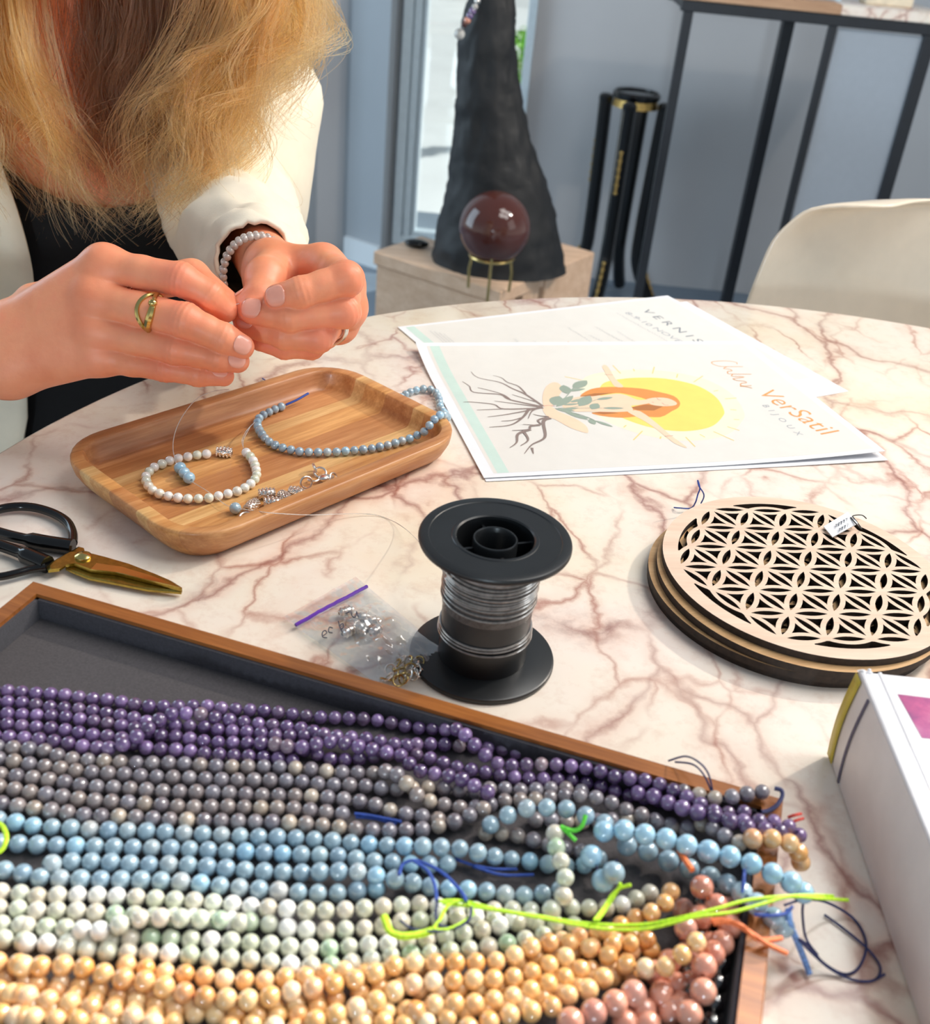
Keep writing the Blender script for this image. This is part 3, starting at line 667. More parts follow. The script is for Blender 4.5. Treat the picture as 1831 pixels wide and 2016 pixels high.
fl.polys('woman_figure', SKININK, [smooth(IP((790, 305), (930, 300), (1040, 285), (1110, 295), (1180, 325), (1245, 325), (1262, 346), (1180, 360), (1140, 365), (1150, 395), (1050, 405), (880, 402), (760, 400), (690, 370), (720, 330)), 3),
    smooth(IP((1235, 325), (1300, 310), (1380, 315), (1435, 340), (1430, 360), (1350, 367), (1270, 355)), 3), smooth(IP((1090, 238), (1040, 190), (992, 112), (965, 95), (950, 107), (962, 132), (1000, 192), (1035, 238)), 3),
    smooth(IP((1120, 398), (1200, 400), (1320, 488), (1402, 560), (1500, 630), (1490, 637), (1420, 607), (1358, 558), (1240, 472), (1140, 418)), 3),
    smooth(IP((560, 300), (582, 240), (622, 212), (662, 215), (692, 250), (672, 292), (640, 340), (620, 372), (570, 372)), 3), smooth(IP((562, 382), (622, 372), (662, 400), (760, 440), (840, 490), (860, 530), (840, 541), (740, 507), (640, 452), (588, 432)), 3)], .21)
fl.polys('face_lines', LINEINK, fl.stroke(smooth(IP((1308, 312), (1320, 325), (1335, 326)), 4, False), .5) + fl.stroke(smooth(IP((1342, 345), (1360, 358), (1385, 360)), 4, False), .5) + fl.stroke(IP((1275, 340), (1290, 344)), .6) + fl.stroke(IP((965, 160), (1020, 162)), .5) + fl.stroke(IP((1360, 565), (1415, 560)), .5) + fl.stroke(smooth(IP((562, 366), (600, 362), (640, 368)), 4, False), .6), .25)
leaves = []
def leaf(a, b, w):
    a, b = np.array(I(*a)), np.array(I(*b)); e = b - a; n_ = np.array([-e[1], e[0]]) * w
    return [tuple(a + e * t + n_ * math.sin(math.pi * t) ** .8 * s_) for t, s_ in [(0, 0)] + [(t, 1) for t in (.15, .3, .5, .7, .87)] + [(1, 0)] + [(t, -1) for t in (.87, .7, .5, .3, .15)]]
for a, b, w in (((760, 250), (850, 198), .22), ((720, 285), (697, 228), .3), ((712, 268), (842, 252), .12), ((640, 350), (690, 318), .3), ((650, 370), (760, 298), .14), ((680, 390), (800, 378), .12), ((660, 350), (705, 338), .2), ((800, 368), (872, 298), .22), ((910, 325), (1022, 308), .14), ((880, 388), (922, 348), .3), ((950, 380), (1095, 380), .12), ((700, 400), (862, 457), .12), ((800, 430), (872, 445), .18), ((900, 460), (1022, 502), .12), ((868, 450), (902, 487), .3), ((690, 385), (772, 400), .16), ((740, 342), (822, 320), .16), ((640, 380), (760, 410), .16), ((660, 330), (740, 345), .14), ((690, 360), (800, 350), .12), ((630, 360), (670, 300), .3)):
    leaves.append(leaf(a, b, w))
fl.polys('leaves', LEAFINK, leaves, .24)
fl.polys('leaf_stems', LEAFINK, fl.stroke(smooth(IP((650, 370), (700, 320), (760, 250)), 4, False), .8) + fl.stroke(smooth(IP((660, 380), (780, 370), (910, 325)), 4, False), .7) + fl.stroke(smooth(IP((670, 390), (800, 420), (900, 458)), 4, False), .7) + fl.stroke(smooth(IP((680, 385), (820, 380), (950, 380)), 4, False), .7), .23)
S = lambda *p: smooth([fl.ab(1380 + x / 7.042, 680 + y / 7.042) for x, y in p], 4, False)
scr = []
for q in (((500, 260), (490, 238), (400, 220), (270, 218), (165, 228), (150, 248), (200, 275), (300, 295), (580, 297)), ((370, 295), (330, 310), (320, 325), (400, 335), (430, 355), (370, 365), (380, 395), (440, 400), (700, 403)), ((440, 405), (430, 430), (600, 440), (450, 465), (470, 475)), ((450, 470), (500, 490), (600, 500), (630, 520), (560, 530), (550, 555), (600, 565), (700, 560)), ((540, 570), (620, 575), (710, 598))):
    scr += fl.stroke(S(*q), .75)
fl.polys('script_title', ORANGE, scr, .14)
fl.text('VerSatil', fl.ab(1487, 772), fl.ab(1617, 856), ORANGE, 'name_title', weight=-.008)
fl.text('BIJOUX', fl.ab(1500, 798), fl.ab(1570, 858), PALEINK, 'small_title', track=2.0, size=7.5)

# ------------------------------------------------------------------ acacia tray
TRC, TRA = (-125.0, 585.0), math.radians(50)
tray = thing('wooden_tray', 'rectangular acacia serving tray holding beads and silver findings', 'tray', (TRC[0], TRC[1], 0), TRA)
def rrect(L, W_, r, z, n=8):
    out = []
    for cx_, cy_, a0 in ((L / 2 - r, W_ / 2 - r, 0), (-L / 2 + r, W_ / 2 - r, 90), (-L / 2 + r, -W_ / 2 + r, 180), (L / 2 - r, -W_ / 2 + r, 270)):
        for k in range(n + 1):
            a = math.radians(a0 + 90 * k / n); out.append((cx_ + r * math.cos(a), cy_ + r * math.sin(a), z))
    return out
TL, TW = 222.0, 142.0
prof = [(26, 0, 16), (20, 1.2, 20), (12, 5, 26), (4, 12, 31), (.8, 17, 34), (0, 19.2, 35), (1.2, 20.4, 34), (3, 20.8, 33), (17, 20.6, 22), (18.5, 20.0, 21), (20, 18, 20), (23, 12, 18), (27, 8.6, 16), (31, 7.6, 12)]
mb = MB(); mb.loft([rrect(TL - i, TW - i, max(r, 4), z) for i, z, r in prof]); mb.build('tray_body', WOOD_TRAY, parent=tray, local=True, sharp=55)
TFZ = 7.7      # tray floor height
# ------------------------------------------------------------------ beads
_bead = {}
def bead_mesh(m):
    if m.name not in _bead:
        mb = MB(); prof = []
        hole = .2
        for k in range(11):
            a = math.radians(12 + 156 * k / 10); prof.append((math.sin(a) * 1000, -math.cos(a) * 1000))
        prof = [(hole * 700, -820)] + prof + [(hole * 700, 820)]
        mb.lathe(prof, n=20, loop=True); _bead[m.name] = mb.mesh('bead_' + m.name, m, sharp=60)
    return _bead[m.name]
_brg = random.Random(11)
def place_bead(root, m, p, axis, r, name='bead'):
    o = bpy.data.objects.new(name, bead_mesh(m)); COL.objects.link(o)
    if root is not None:
        o.parent = root; b = BASE[root.name]; o.location = ((p[0] - b[0]) / 1000, (p[1] - b[1]) / 1000, (p[2] - b[2]) / 1000)
    else: o.location = W(p)
    q = Vector(axis).to_track_quat('Z', 'X'); q = q @ Vector((0, 0, 1)).rotation_difference(Vector((0, 0, 1)))
    o.rotation_euler = (q.to_matrix() @ Matrix.Rotation(_brg.uniform(0, 6.28), 3, 'Z')).to_euler()
    s = r * _brg.uniform(.96, 1.04) / 1000; o.scale = (s, s, s * .97)
    return o
def strand(label, pts3, dia, mats, group=None, cat='bead strand', name='bead_strand', thread=None, wt=None, gap=1.0, tr=.35, tail=0):
    P = catmull(pts3, 10); seg = [0.0]
    for a, b in zip(P, P[1:]): seg.append(seg[-1] + np.linalg.norm(b - a))
    P = np.array(P); seg = np.array(seg); tot = seg[-1]
    at = lambda s_: np.array([np.interp(s_, seg, P[:, k]) for k in range(3)])
    base = at(tot / 2); base[2] -= dia / 2
    root = thing(name, label, cat, tuple(base), 0, group)
    mats = mats if isinstance(mats, list) else [mats]
    n = max(2, round(tot / (dia * gap))); step = tot / n
    for i in range(n):
        s_ = step / 2 + i * step
        if s_ > tot: break
        p = at(s_); ax = at(min(s_ + 1, tot)) - at(max(s_ - 1, 0))
        place_bead(root, _brg.choices(mats, wt)[0], p, ax, dia / 2)
    mb = MB(); te = tot; mb.tube([at(x) for x in np.linspace(0, te, max(8, int(tot / 3)))], tr, 5); mb.build('cord', thread or NAVYC, parent=root)
    return root
def cord(name, label, pts3, r, m, cat='cord', n=8, group=None, more=()):
    P = catmull(pts3, n); mb = MB(); mb.tube(P, r, 6)
    for q in more: mb.tube(catmull(q, n), r, 6)
    A = np.array(mb.v); base = (A[:, 0].mean(), A[:, 1].mean(), A[:, 2].min())
    return tag(mb.build(name, m, base=base), label, cat, group)
T6 = lambda x, y, z: Z(130 + x / 2.289, 700 + y / 2.289, z)   # points read on a view of the tray
zb = TFZ + 2.9
strand('bracelet of white and pale green beads lying in the wooden tray', [T6(x, y, zb) for x, y in ((655, 443), (610, 445), (567, 453), (522, 460), (478, 470), (442, 485), (403, 500), (378, 520), (360, 545), (365, 575), (385, 603), (415, 620), (455, 632), (500, 640), (543, 645), (590, 645), (637, 643), (697, 630), (740, 620), (785, 607), (815, 590), (843, 568), (858, 543), (857, 515), (850, 490), (838, 465), (820, 445), (803, 428))], 5.9, [WHITEJ], None, 'bracelet', 'bead_bracelet', NYLON)
zr_ = 23.6
strand('pale blue bead necklace running over the tray rim', [T6(x, y, z) for x, y, z in ((985, 225, zb), (950, 238, zb), (920, 252, zb), (893, 265, zb), (870, 283, zb), (862, 305, zb), (868, 330, zb), (883, 355, zb), (905, 380, zb), (935, 400, zb), (968, 413, zb), (1008, 423, zb), (1050, 432, zb), (1095, 435, zb), (1140, 436, zb), (1190, 435, zb), (1235, 433, zb), (1280, 428, zb), (1325, 425, zb), (1370, 420, zb), (1408, 412, zb), (1445, 405, zb), (1482, 395, zb), (1520, 383, zb), (1553, 373, zb + .5), (1585, 358, zb + 2), (1618, 340, zb + 6), (1640, 312, 21), (1668, 280, zr_), (1697, 266, 23.5), (1716, 280, 16), (1712, 268, 6), (1688, 235, 3.2), (1680, 195, 3.2), (1665, 165, 3.2), (1632, 150, 3.2), (1597, 152, 3.2), (1562, 160, 3.2), (1535, 172, 3.2), (1500, 192, 3.2))], 5.8, [AQUA, AQUA2], None, 'necklace', 'bead_necklace', BLUEC, [.8, .2])
cord('blue_thread', 'short blue thread at the end of the blue necklace in the tray', [T6(990, 222, zb), T6(1040, 200, zb + 2), T6(1092, 170, zb + 4)], .8, BLUEC)
strand('three bright blue beads on clear thread inside the white bracelet', [T6(505, 495, zb + .8), T6(530, 525, zb + .8), T6(565, 562, zb + .8)], 7.3, [AQUA2], None, 'beads', 'bead_trio', NYLON, gap=.86)
place_bead(None, AQUA, T6(763, 688, TFZ + 3.3), (1, .4, 0), 3.4, 'blue_bead'); tag(bpy.data.objects['blue_bead'], 'single blue bead near the front corner of the tray', 'bead')
def barrel(label, u, v, z, ang, scale=1.0, cat='barrel bead', grp='silver barrel beads'):
    p = T6(u, v, z) if scale <= 1.01 else None
    t = thing('silver_barrel', label, cat, tuple(p - np.array([0, 0, 3.1])), ang, grp)
    mb = MB()
    mb.lathe([(1.0, -5), (2.0, -5), (2.7, -4), (3.1, 0), (2.7, 4), (2.0, 5), (1.0, 5)], n=18, loop=True, M=np.array([[0, 0, 1], [0, 1, 0], [-1, 0, 0]]), c=(0, 0, 3.1)); mb.build('core', SILVER, parent=t, local=True)
    m2 = MB(); b8 = MB()
    for x, r in ((-4.3, 2.5), (-2.2, 2.95), (0, 3.2), (2.2, 2.95), (4.3, 2.5)):
        for k in range(12):
            a = 6.283 * (k + (.5 if abs(x) in (2.2,) else 0)) / 12; m2.sphere((x, r * math.cos(a), 3.1 + r * math.sin(a)), .75, 6, 4)
    m2.build('granules', SILVER, parent=t, local=True); return t
barrel('silver barrel bead threaded at the end of the white bracelet', 713, 435, zb, math.radians(2))
barrel('silver barrel bead furthest left of the loose silver heap in the tray', 905, 622, zb, math.radians(20))
barrel('silver barrel bead lying lowest in the loose silver heap', 930, 662, zb, math.radians(12))
barrel('silver barrel bead tilted in the middle of the loose silver heap', 987, 640, zb, math.radians(-48))
barrel('silver barrel bead nearest the loose silver rings', 1040, 617, zb, math.radians(-16))
barrel('silver barrel bead upright above the wire ring in the tray corner', 838, 678, zb, math.radians(70))
def ring(name, label, c, R, r, nrm, m=SILVER, cat='ring', grp=None, more=None):
    n_ = np.array(nrm, float); n_ /= np.linalg.norm(n_); a = np.cross(n_, [0.3, .1, 1]); a /= np.linalg.norm(a); b = np.cross(n_, a)
    mb = MB(); mb.tube([np.array(c) + R * (math.cos(t) * a + math.sin(t) * b) for t in np.linspace(0, 6.283, 28, endpoint=False)], r, 7, True)
    o = mb.build(name, m); return tag(o, label, cat, grp)
ring('silver_ring', 'round silver wire ring below the barrel bead in the tray corner', T6(815, 730, TFZ + 2.5), 4.0, .7, (.15, -.3, 1))
ring('silver_ring', 'silver ring standing up behind the barrel beads', T6(1083, 573, TFZ + 3.6), 3.5, .7, (.5, -.8, .4))
ring('silver_ring', 'silver ring at the back of the clasp heap', T6(1145, 527, TFZ + 2), 3.6, .7, (.2, -.5, 1))
ring('silver_ring', 'silver ring hooked at the right end of the clasp', T6(1206, 553, TFZ + 3), 3.2, .65, (.7, -.3, .5))
ring('silver_ring', 'dark tilted silver ring at the top of the clasp heap', T6(1122, 511, TFZ + 3), 3.0, .9, (.8, .3, .3))
cl = thing('lobster_clasp', 'silver lobster clasp in the wooden tray', 'clasp', tuple(T6(1165, 567, TFZ)), .5)
mb = MB(); mb.sphere((0, 0, 2.4), (4.2, 3.4, 2.2), 16, 10); mb.build('body', SILVER, parent=cl, local=True)
mb = MB(); mb.tube(catmull([(-3, 0, 2.4), (-6, -1.5, 2), (-9, -.5, 2), (-10, 1.5, 2), (-8, 2.6, 2)], 5), .7, 7); mb.build('hook', SILVER, parent=cl, local=True)
mb = MB(); mb.tube([(4 + 1.6 * math.cos(t), 1.6 * math.sin(t), 2.4) for t in np.linspace(0, 6.283, 14, endpoint=False)], .5, 6, True); mb.build('eyelet', SILVER, parent=cl, local=True)
cord('nylon_thread', 'clear thread rising in a loop from the blue beads in the tray', [T6(733, 152, 52), T6(660, 163, 46), T6(590, 195, 40), T6(530, 265, 33), T6(492, 345, 24), T6(482, 420, 16), T6(497, 488, zb)], .28, NYLON, 'thread')
cord('nylon_thread', 'clear thread from the three blue beads to the single blue bead', [T6(570, 570, zb), T6(650, 620, zb), T6(715, 670, zb), T6(760, 688, zb)], .26, NYLON, 'thread')
cord('nylon_thread', 'clear thread leaving the white bracelet behind its end beads', [T6(803, 425, zb), T6(793, 385, zb + 4), T6(812, 340, zb + 6), T6(850, 300, zb + 3)], .26, NYLON, 'thread', more=[[T6(800, 425, zb), T6(800, 380, zb + 6), T6(830, 320, zb + 5)]])
cord('nylon_thread', 'long clear thread crossing the tray rim to the black spool', [T6(770, 688, zb), T6(870, 703, 20.5), T6(960, 712, 21.5), T6(1100, 718, 14), T6(1240, 714, 4), T6(1380, 716, 1), T6(1470, 745, 1), T6(1540, 790, 8), T6(1600, 850, 30), T6(1690, 960, 60), T6(1740, 1000, 58)], .26, NYLON, 'thread')
cord('blue_thread', 'loose blue thread with a knot beyond the tray rim', [T6(885, 103, 1), T6(920, 122, 4), T6(975, 124, 6), T6(1010, 108, 4), T6(1038, 90, 1)], .5, BLUEC)
# price tag behind the tray
def tagcard(name, label, corners, m=PAPER):
    mb = MB(); mb.loft([[tuple(np.array(c) + np.array([0, 0, d])) for c in corners] for d in (0, .5)]); t = mb.build(name, m, smooth=False); return tag(t, label, 'price tag')
t_ = tagcard('price_tag', 'small white paper tag on the marble behind the tray', [T6(1375, 120, 3), T6(1392, 118, 3), T6(1462, 158, 1), T6(1455, 172, 1), T6(1400, 150, 2)])
cord('blue_thread', 'fine blue thread tied to the paper tag behind the tray', [T6(1352, 130, 4), T6(1375, 124, 8), T6(1398, 132, 6), T6(1392, 152, 4)], .4, BLUEC)

# ------------------------------------------------------------------ scissors
sc = thing('scissors', 'gold-bladed scissors with black loop handles left of the bead case', 'scissors', tuple(Z(165, 1100, 0)))
Q = lambda x, y, z=4: Z(x / 4.818, 960 + y / 4.818, z)
def plate(pts, z0, z1, name, m, parent, bevel=True):
    base = [Q(x, y, z1) for x, y in pts]; c = np.mean(base, 0)
    mb = MB(); lo = [(p[0], p[1], z0) for p in base]; mid = [(p[0], p[1], z0 + (z1 - z0) * .6) for p in base]; hi = [(c[0] + (p[0] - c[0]) * .94, c[1] + (p[1] - c[1]) * .94 + 0, z1) for p in base]
    ar = sum(lo[i][0] * lo[(i + 1) % len(lo)][1] - lo[(i + 1) % len(lo)][0] * lo[i][1] for i in range(len(lo)))
    if ar < 0: lo.reverse(); mid.reverse(); hi.reverse()
    mb.loft([lo, mid, hi]); return mb.build(name, m, parent=parent, sharp=25)
plate([(650, 605), (740, 548), (785, 560), (795, 600), (720, 700), (640, 745), (700, 745), (870, 790), (1100, 830), (1400, 885), (1728, 958), (1718, 983), (1400, 957), (1100, 897), (850, 850), (720, 800), (620, 755)], 2.2, 4.2, 'blade', GOLD, sc)
plate([(650, 598), (800, 600), (1000, 650), (1240, 720), (1500, 820), (1640, 880), (1726, 935), (1724, 953), (1400, 876), (1100, 800), (860, 775), (700, 715), (620, 722), (560, 762), (455, 775), (440, 742), (490, 690), (560, 650)], 4.4, 6.6, 'blade', GOLD, sc)
plate([(860, 772), (915, 712), (1150, 745), (1450, 835), (1700, 935), (1715, 945), (1400, 872), (1100, 800)], 6.5, 6.9, 'bevel', GOLDP, sc)
rp = Q(790, 660, 6.5); mb = MB(); mb.lathe([(0, 0), (4.4, 0), (4.2, 1.2), (2.6, 2.2), (0, 2.6)], rp, 24); mb.build('rivet', GOLDP, parent=sc)
mb = MB(); mb.tube(catmull([Q(*p, 4) for p in ((690, 525), (688, 430), (640, 330), (520, 250), (350, 195), (180, 180), (0, 205), (-120, 260), (-170, 340), (-110, 400), (0, 425))], 6), 2.6, 10)
mb.tube(catmull([Q(*p, 4.5) for p in ((-20, 425), (150, 470), (420, 525), (690, 565))], 5), [3.2] * 8 + [4.6] * 8, 10); mb.build('handle', BLACKLAC, parent=sc)
mb = MB(); mb.tube(catmull([Q(*p, 4.5) for p in ((430, 755), (300, 775), (150, 815), (0, 845), (-140, 840), (-230, 760), (-200, 650), (-110, 560), (0, 545))], 6), 2.2, 10)
mb.tube(catmull([Q(*p, 5) for p in ((-20, 540), (150, 600), (300, 665), (450, 730))], 5), [3.2] * 8 + [4.8] * 8, 10); mb.build('handle', BLACKLAC, parent=sc)

# ------------------------------------------------------------------ wire spool
sx, sy, SR, SH = 15.3, 415.3, 35.9, 71.5
sp = thing('thread_spool', 'black plastic spool wound with clear nylon line', 'spool', (sx, sy, 0))
def flange(z0, z1, up):
    m = MB(); a, b = (z0, z1)
    pr = [(18.2, a), (SR - 1.2, a), (SR - .3, a + .5), (SR, a + 1.2), (SR, b - 1.0), (SR - .4, b - .3), (SR - 1.2, b), (SR - 4.6, b), (SR - 5.0, b - .35), (20.6, b - .35), (20.2, b), (18.9, b), (18.2, b - .6)]
    if not up: pr = [(r, a + b - z) for r, z in pr][::-1]
    m.lathe(pr, (sx, sy, 0), 72, loop=True); return m.build('flange', BLACKPL, parent=sp, sharp=35)
flange(SH - 3.4, SH, True); flange(0, 3.4, False)
mb = MB(); mb.lathe([(18.2, 2), (21.8, 2), (21.8, SH - 2), (18.2, SH - 2)], (sx, sy, 0), 56, loop=True); mb.build('barrel', BLACKPL, parent=sp, sharp=50)
mb = MB(); mb.lathe([(9.3, 2), (10.6, 2), (10.6, SH - 1.6), (10.2, SH - 1.0), (9.7, SH - 1.0), (9.3, SH - 1.6)], (sx, sy, 0), 40, loop=True); mb.build('core_tube', BLACKPL, parent=sp, sharp=50)
for k in range(4):
    a = math.radians(20 + 90 * k); mb = MB(); mb.box((sx + 14.4 * math.cos(a), sy + 14.4 * math.sin(a), SH / 2), (8.2, 1.3, SH - 10), rz=a); mb.build('rib', BLACKPL, parent=sp, smooth=False)
hel = []
zt_ = [SH - 5.0]
for k in range(23): zt_.append(zt_[-1] - (1.05 if k < 8 else 1.55 if k < 16 else 2.2))
zt_ = zt_[:20] + [22.5, 20.4, 17.8]
mb = MB()
for j, z in enumerate(zt_):
    mb.tube([(sx + (22.5 + .25 * math.sin(j * 2.1)) * math.cos(t), sy + (22.5 + .25 * math.sin(j * 2.1)) * math.sin(t), z + .55 * math.sin(t + j * 1.3)) for t in np.linspace(0, 6.283, 56, endpoint=False)], .62, 6, True)
mb.build('nylon_windings', plain('wound_nylon', (150, 143, 137), .12, var=.15, scale=300, trans=.35, spec=.8), parent=sp)
mb = MB(); mb.lathe([(21.85, 34), (22.2, 34), (22.2, SH - 3.6), (21.85, SH - 3.6)], (sx, sy, 0), 56, loop=True); mb.build('nylon_layer', plain('nylon_layer', (70, 66, 64), .25, var=.2, scale=500), parent=sp)

# ------------------------------------------------------------------ zip bag with jump rings
zc = [Z(u, v, z) for u, v, z in ((556, 1222, 1), (700, 1138, 2), (884, 1292, 2), (742, 1352, 1))]
bag = thing('zip_bag', 'small clear zip bag with purple seal, lying beside the spool', 'plastic bag', tuple(np.mean(zc, 0) * np.array([1, 1, 0])))
def bagpt(i, j, top):
    p = (1 - i) * (1 - j) * zc[0] + i * (1 - j) * zc[1] + i * j * zc[2] + (1 - i) * j * zc[3]
    e = math.sin(math.pi * i) * math.sin(math.pi * min(1, max(0, (j - .12) / .88)))
    n_ = mnoise.fractal(Vector((i * 5, j * 6, 3.1 if top else 8.2)), .7, 2, 4) + 1.1 * abs(mnoise.noise(Vector((i * 9 + j * 4, j * 7 - i * 3, 1.7)))) - .3
    z = (3.0 + 5.5 * e + 2.2 * n_ * (.15 + e)) if top else .6
    return (p[0], p[1], max(z, .9) if top else .5)
mb = MB(); mb.grid(lambda i, j: bagpt(i, j, True), 44, 50); mb.build('bag_film', FILM, parent=bag, sharp=25)
mb = MB(); mb.grid(lambda i, j: bagpt(i, j, False), 8, 8); mb.build('bag_back', GLASS, parent=bag)
mb = MB(); mb.tube([np.array(bagpt(i, .14, True)) + (0, 0, .4) for i in np.linspace(.01, .99, 24)], 1.0, 6); mb.build('zip_seal', ZIP, parent=bag)
B8 = lambda x, y: np.array([540 + x / 2.616, 940 + y / 2.616])
def bagdraw(x, y):
    u, v = B8(x, y); p = Z(u, v, 7)
    # find height of the film under the point
    best = 7.0
    for _ in range(4):
        q = Z(u, v, best); A = np.array([zc[1] - zc[0], zc[3] - zc[0]])[:, :2].T; ij = np.linalg.solve(A, (q - zc[0])[:2]); best = bagpt(min(max(ij[0], 0), 1), min(max(ij[1], 0), 1), True)[2]
    return Z(u, v, best + .5)
mb = MB()
for st_ in (((395, 690), (402, 715), (418, 718), (424, 690), (430, 715)), ((366, 700), (390, 692)), ((352, 800), (338, 770), (330, 740)), ((336, 765), (352, 752), (356, 770), (344, 782)), ((300, 775), (284, 772), (280, 795), (300, 800)), ((252, 815), (270, 800), (262, 788), (248, 798), (250, 822), (272, 826))):
    mb.tube(catmull([bagdraw(*p) for p in st_], 4), .28, 5)
mb.build('handwriting', plain('pen_ink', (84, 84, 100), .6), parent=bag)
rg = random.Random(9)
for k, (x, y) in enumerate(((600, 990), (630, 960), (655, 940), (690, 945), (720, 935), (745, 950), (760, 970), (640, 985), (670, 975), (700, 985), (730, 990), (650, 1015), (690, 1020), (620, 1020), (590, 1025), (575, 1040), (720, 1015), (665, 1035), (745, 1000), (640, 1045))):
    u, v = B8(x, y); ring('jump_ring', 'tiny steel jump ring in the pile at the bottom corner of the zip bag', Z(u, v, 2.5 + rg.uniform(0, 2.5)), 2.7, .45, (rg.uniform(-1, 1), rg.uniform(-1, 1), .8), BRASS if k % 2 else SILVER, 'jump ring', 'jump rings in the zip bag')
def bagbarrel(x, y, a):
    u, v = B8(x, y); p = Z(u, v, 4); t = thing('bagged_bead', 'frosted white barrel bead inside the upper part of the zip bag', 'bead', (p[0], p[1], 1.2), a, 'barrel beads in the zip bag')
    mb = MB(); mb.lathe([(.8, -4), (1.8, -4), (2.6, -2), (2.6, 2), (1.8, 4), (.8, 4)], n=14, loop=True, M=np.array([[0, 0, 1], [0, 1, 0], [-1, 0, 0]]), c=(0, 0, 2.6)); mb.build('core', SILVER, parent=t, local=True)
    mb = MB()
    for x_ in (-2.4, 0, 2.4): mb.lathe([(2.3, -.5), (3.0, 0), (2.3, .5)], n=14, loop=True, M=np.array([[0, 0, 1], [0, 1, 0], [-1, 0, 0]]), c=(x_, 0, 2.6))
    mb.build('ridges', SILVER, parent=t, local=True)
for x, y, a in ((370, 690, .6), (400, 745, -.3), (450, 720, .2), (380, 790, .9), (445, 775, -.6), (500, 740, .4), (520, 790, 1.1)): bagbarrel(x, y, a)

# ------------------------------------------------------------------ lattice discs
DR, Rr, w_ = 24.0, 70.4, 1.35
def lattice_mesh(th, mtop):
    e1, e2 = np.array([DR, 0]), np.array([DR / 2, DR * math.sqrt(3) / 2])
    nodes = {(i, j): i * e1 + j * e2 for i in range(-3, 4) for j in range(-3, 4) if abs(i + j) <= 3}
    holes = []
    def lens(A, B):
        M_ = (A + B) / 2; d = B - A; n_ = np.array([-d[1], d[0]]) / np.linalg.norm(d); h = DR * math.sqrt(3) / 2; r = DR - w_
        L = math.sqrt(r * r - h * h); th_ = math.asin(L / r); t_ = d / np.linalg.norm(d); pts = []
        for sg in (1, -1):
            c = M_ - sg * n_ * h
            for k in range(7):
                a = th_ - 2 * th_ * k / 7; pts.append(c + r * (math.sin(a) * t_ * sg + math.cos(a) * n_ * sg))
        return pts
    def tri(A, B, C_):
        G = (A + B + C_) / 3; cs = [A + B - C_, B + C_ - A, A + C_ - B]; R_ = DR + w_; pts = []
        angs = sorted(set([round(math.atan2(*(P_ - G)[::-1]), 6) for P_ in (A, B, C_)] + [round(math.atan2(*(P_ - G)[::-1]) + d_, 6) for P_ in (A, B, C_) for d_ in (.06, -.06, .18, -.18, .45, -.45, .8, -.8, 1.047)]))
        for a in angs:
            u = np.array([math.cos(a), math.sin(a)]); t = 1e9
            for c in cs:
                q = G - c; b = q @ u; cc = q @ q - R_ * R_; disc = b * b - cc
                if disc > 0 and -b - math.sqrt(disc) > 0: t = min(t, -b - math.sqrt(disc))
            t = min(t, DR * .5); pts.append(G + u * t)
        return pts
    for (i, j), A in nodes.items():
        for d in ((1, 0), (0, 1), (-1, 1)):
            k = (i + d[0], j + d[1])
            if k in nodes: holes.append(lens(A, nodes[k]))
        b, c, d_ = nodes.get((i + 1, j)), nodes.get((i, j + 1)), nodes.get((i + 1, j - 1))
        if b is not None and c is not None: holes.append(tri(A, b, c))
        if b is not None and d_ is not None: holes.append(tri(A, d_, b))
    cen = [p for p in nodes.values() if abs(np.linalg.norm(p) - 2 * DR) < 1 or abs(np.linalg.norm(p) - math.sqrt(3) * DR) < 1]
    for s in range(6):
        inn, outp = [], []
        for a in np.radians(np.linspace(60 * s + 4, 60 * s + 56, 40)):
            u = np.array([math.cos(a), math.sin(a)]); rho = 0
            for c in cen:
                b = c @ u; disc = b * b - (c @ c - (DR + w_) ** 2)
                if disc > 0: rho = max(rho, b + math.sqrt(disc))
            if rho < Rr - .35: inn.append(u * rho); outp.append(u * Rr)
        if len(inn) > 3: holes.append(inn + outp[::-1])
    cu = bpy.data.curves.new('tmp', 'CURVE'); cu.dimensions = '2D'; cu.fill_mode = 'BOTH'; cu.extrude = th / 2000
    def poly(pts):
        sp_ = cu.splines.new('POLY'); sp_.points.add(len(pts) - 1)
        for q, p in zip(sp_.points, pts): q.co = (p[0] / 1000, p[1] / 1000, 0, 1)
        sp_.use_cyclic_u = True
    poly([(79 * math.cos(a), 79 * math.sin(a)) for a in np.linspace(0, 2 * math.pi, 120, endpoint=False)])
    for h_ in holes: poly(h_)
    ob = bpy.data.objects.new('tmp', cu); COL.objects.link(ob)
    me = bpy.data.meshes.new_from_object(ob.evaluated_get(bpy.context.evaluated_depsgraph_get())); bpy.data.objects.remove(ob); bpy.data.curves.remove(cu)
    me.name = 'lattice_disc'; me.materials.clear(); me.materials.append(mtop); me.materials.append(BURNT)
    for p in me.polygons: p.material_index = 0 if p.normal.z > .7 else 1; p.use_smooth = False
    return me
me1 = lattice_mesh(4.2, WOOD_DISC); me2 = me1.copy(); me2.materials[0] = WOOD_DISC2
for k, (dx, dy, z, a, me, lb) in enumerate(((-5.5, -1.5, 2.1, 31, me2, 'lowest lattice disc in the stack, resting on the marble'), (-6.5, -3.5, 6.5, 9, me2, 'lattice disc third from the top, its dark burnt edge showing'), (-2.5, -4.5, 10.9, 22, me2, 'amber lattice disc just under the top disc'), (.5, .5, 15.3, 8.1, me1, 'pale oak flower lattice disc on top of the stack'))):
    o = bpy.data.objects.new('lattice_disc', me); COL.objects.link(o); o.location = W((191 + dx, 499 + dy, z)); o.rotation_euler = (0, 0, math.radians(a)); tag(o, lb, 'wooden disc', 'stacked lattice discs')
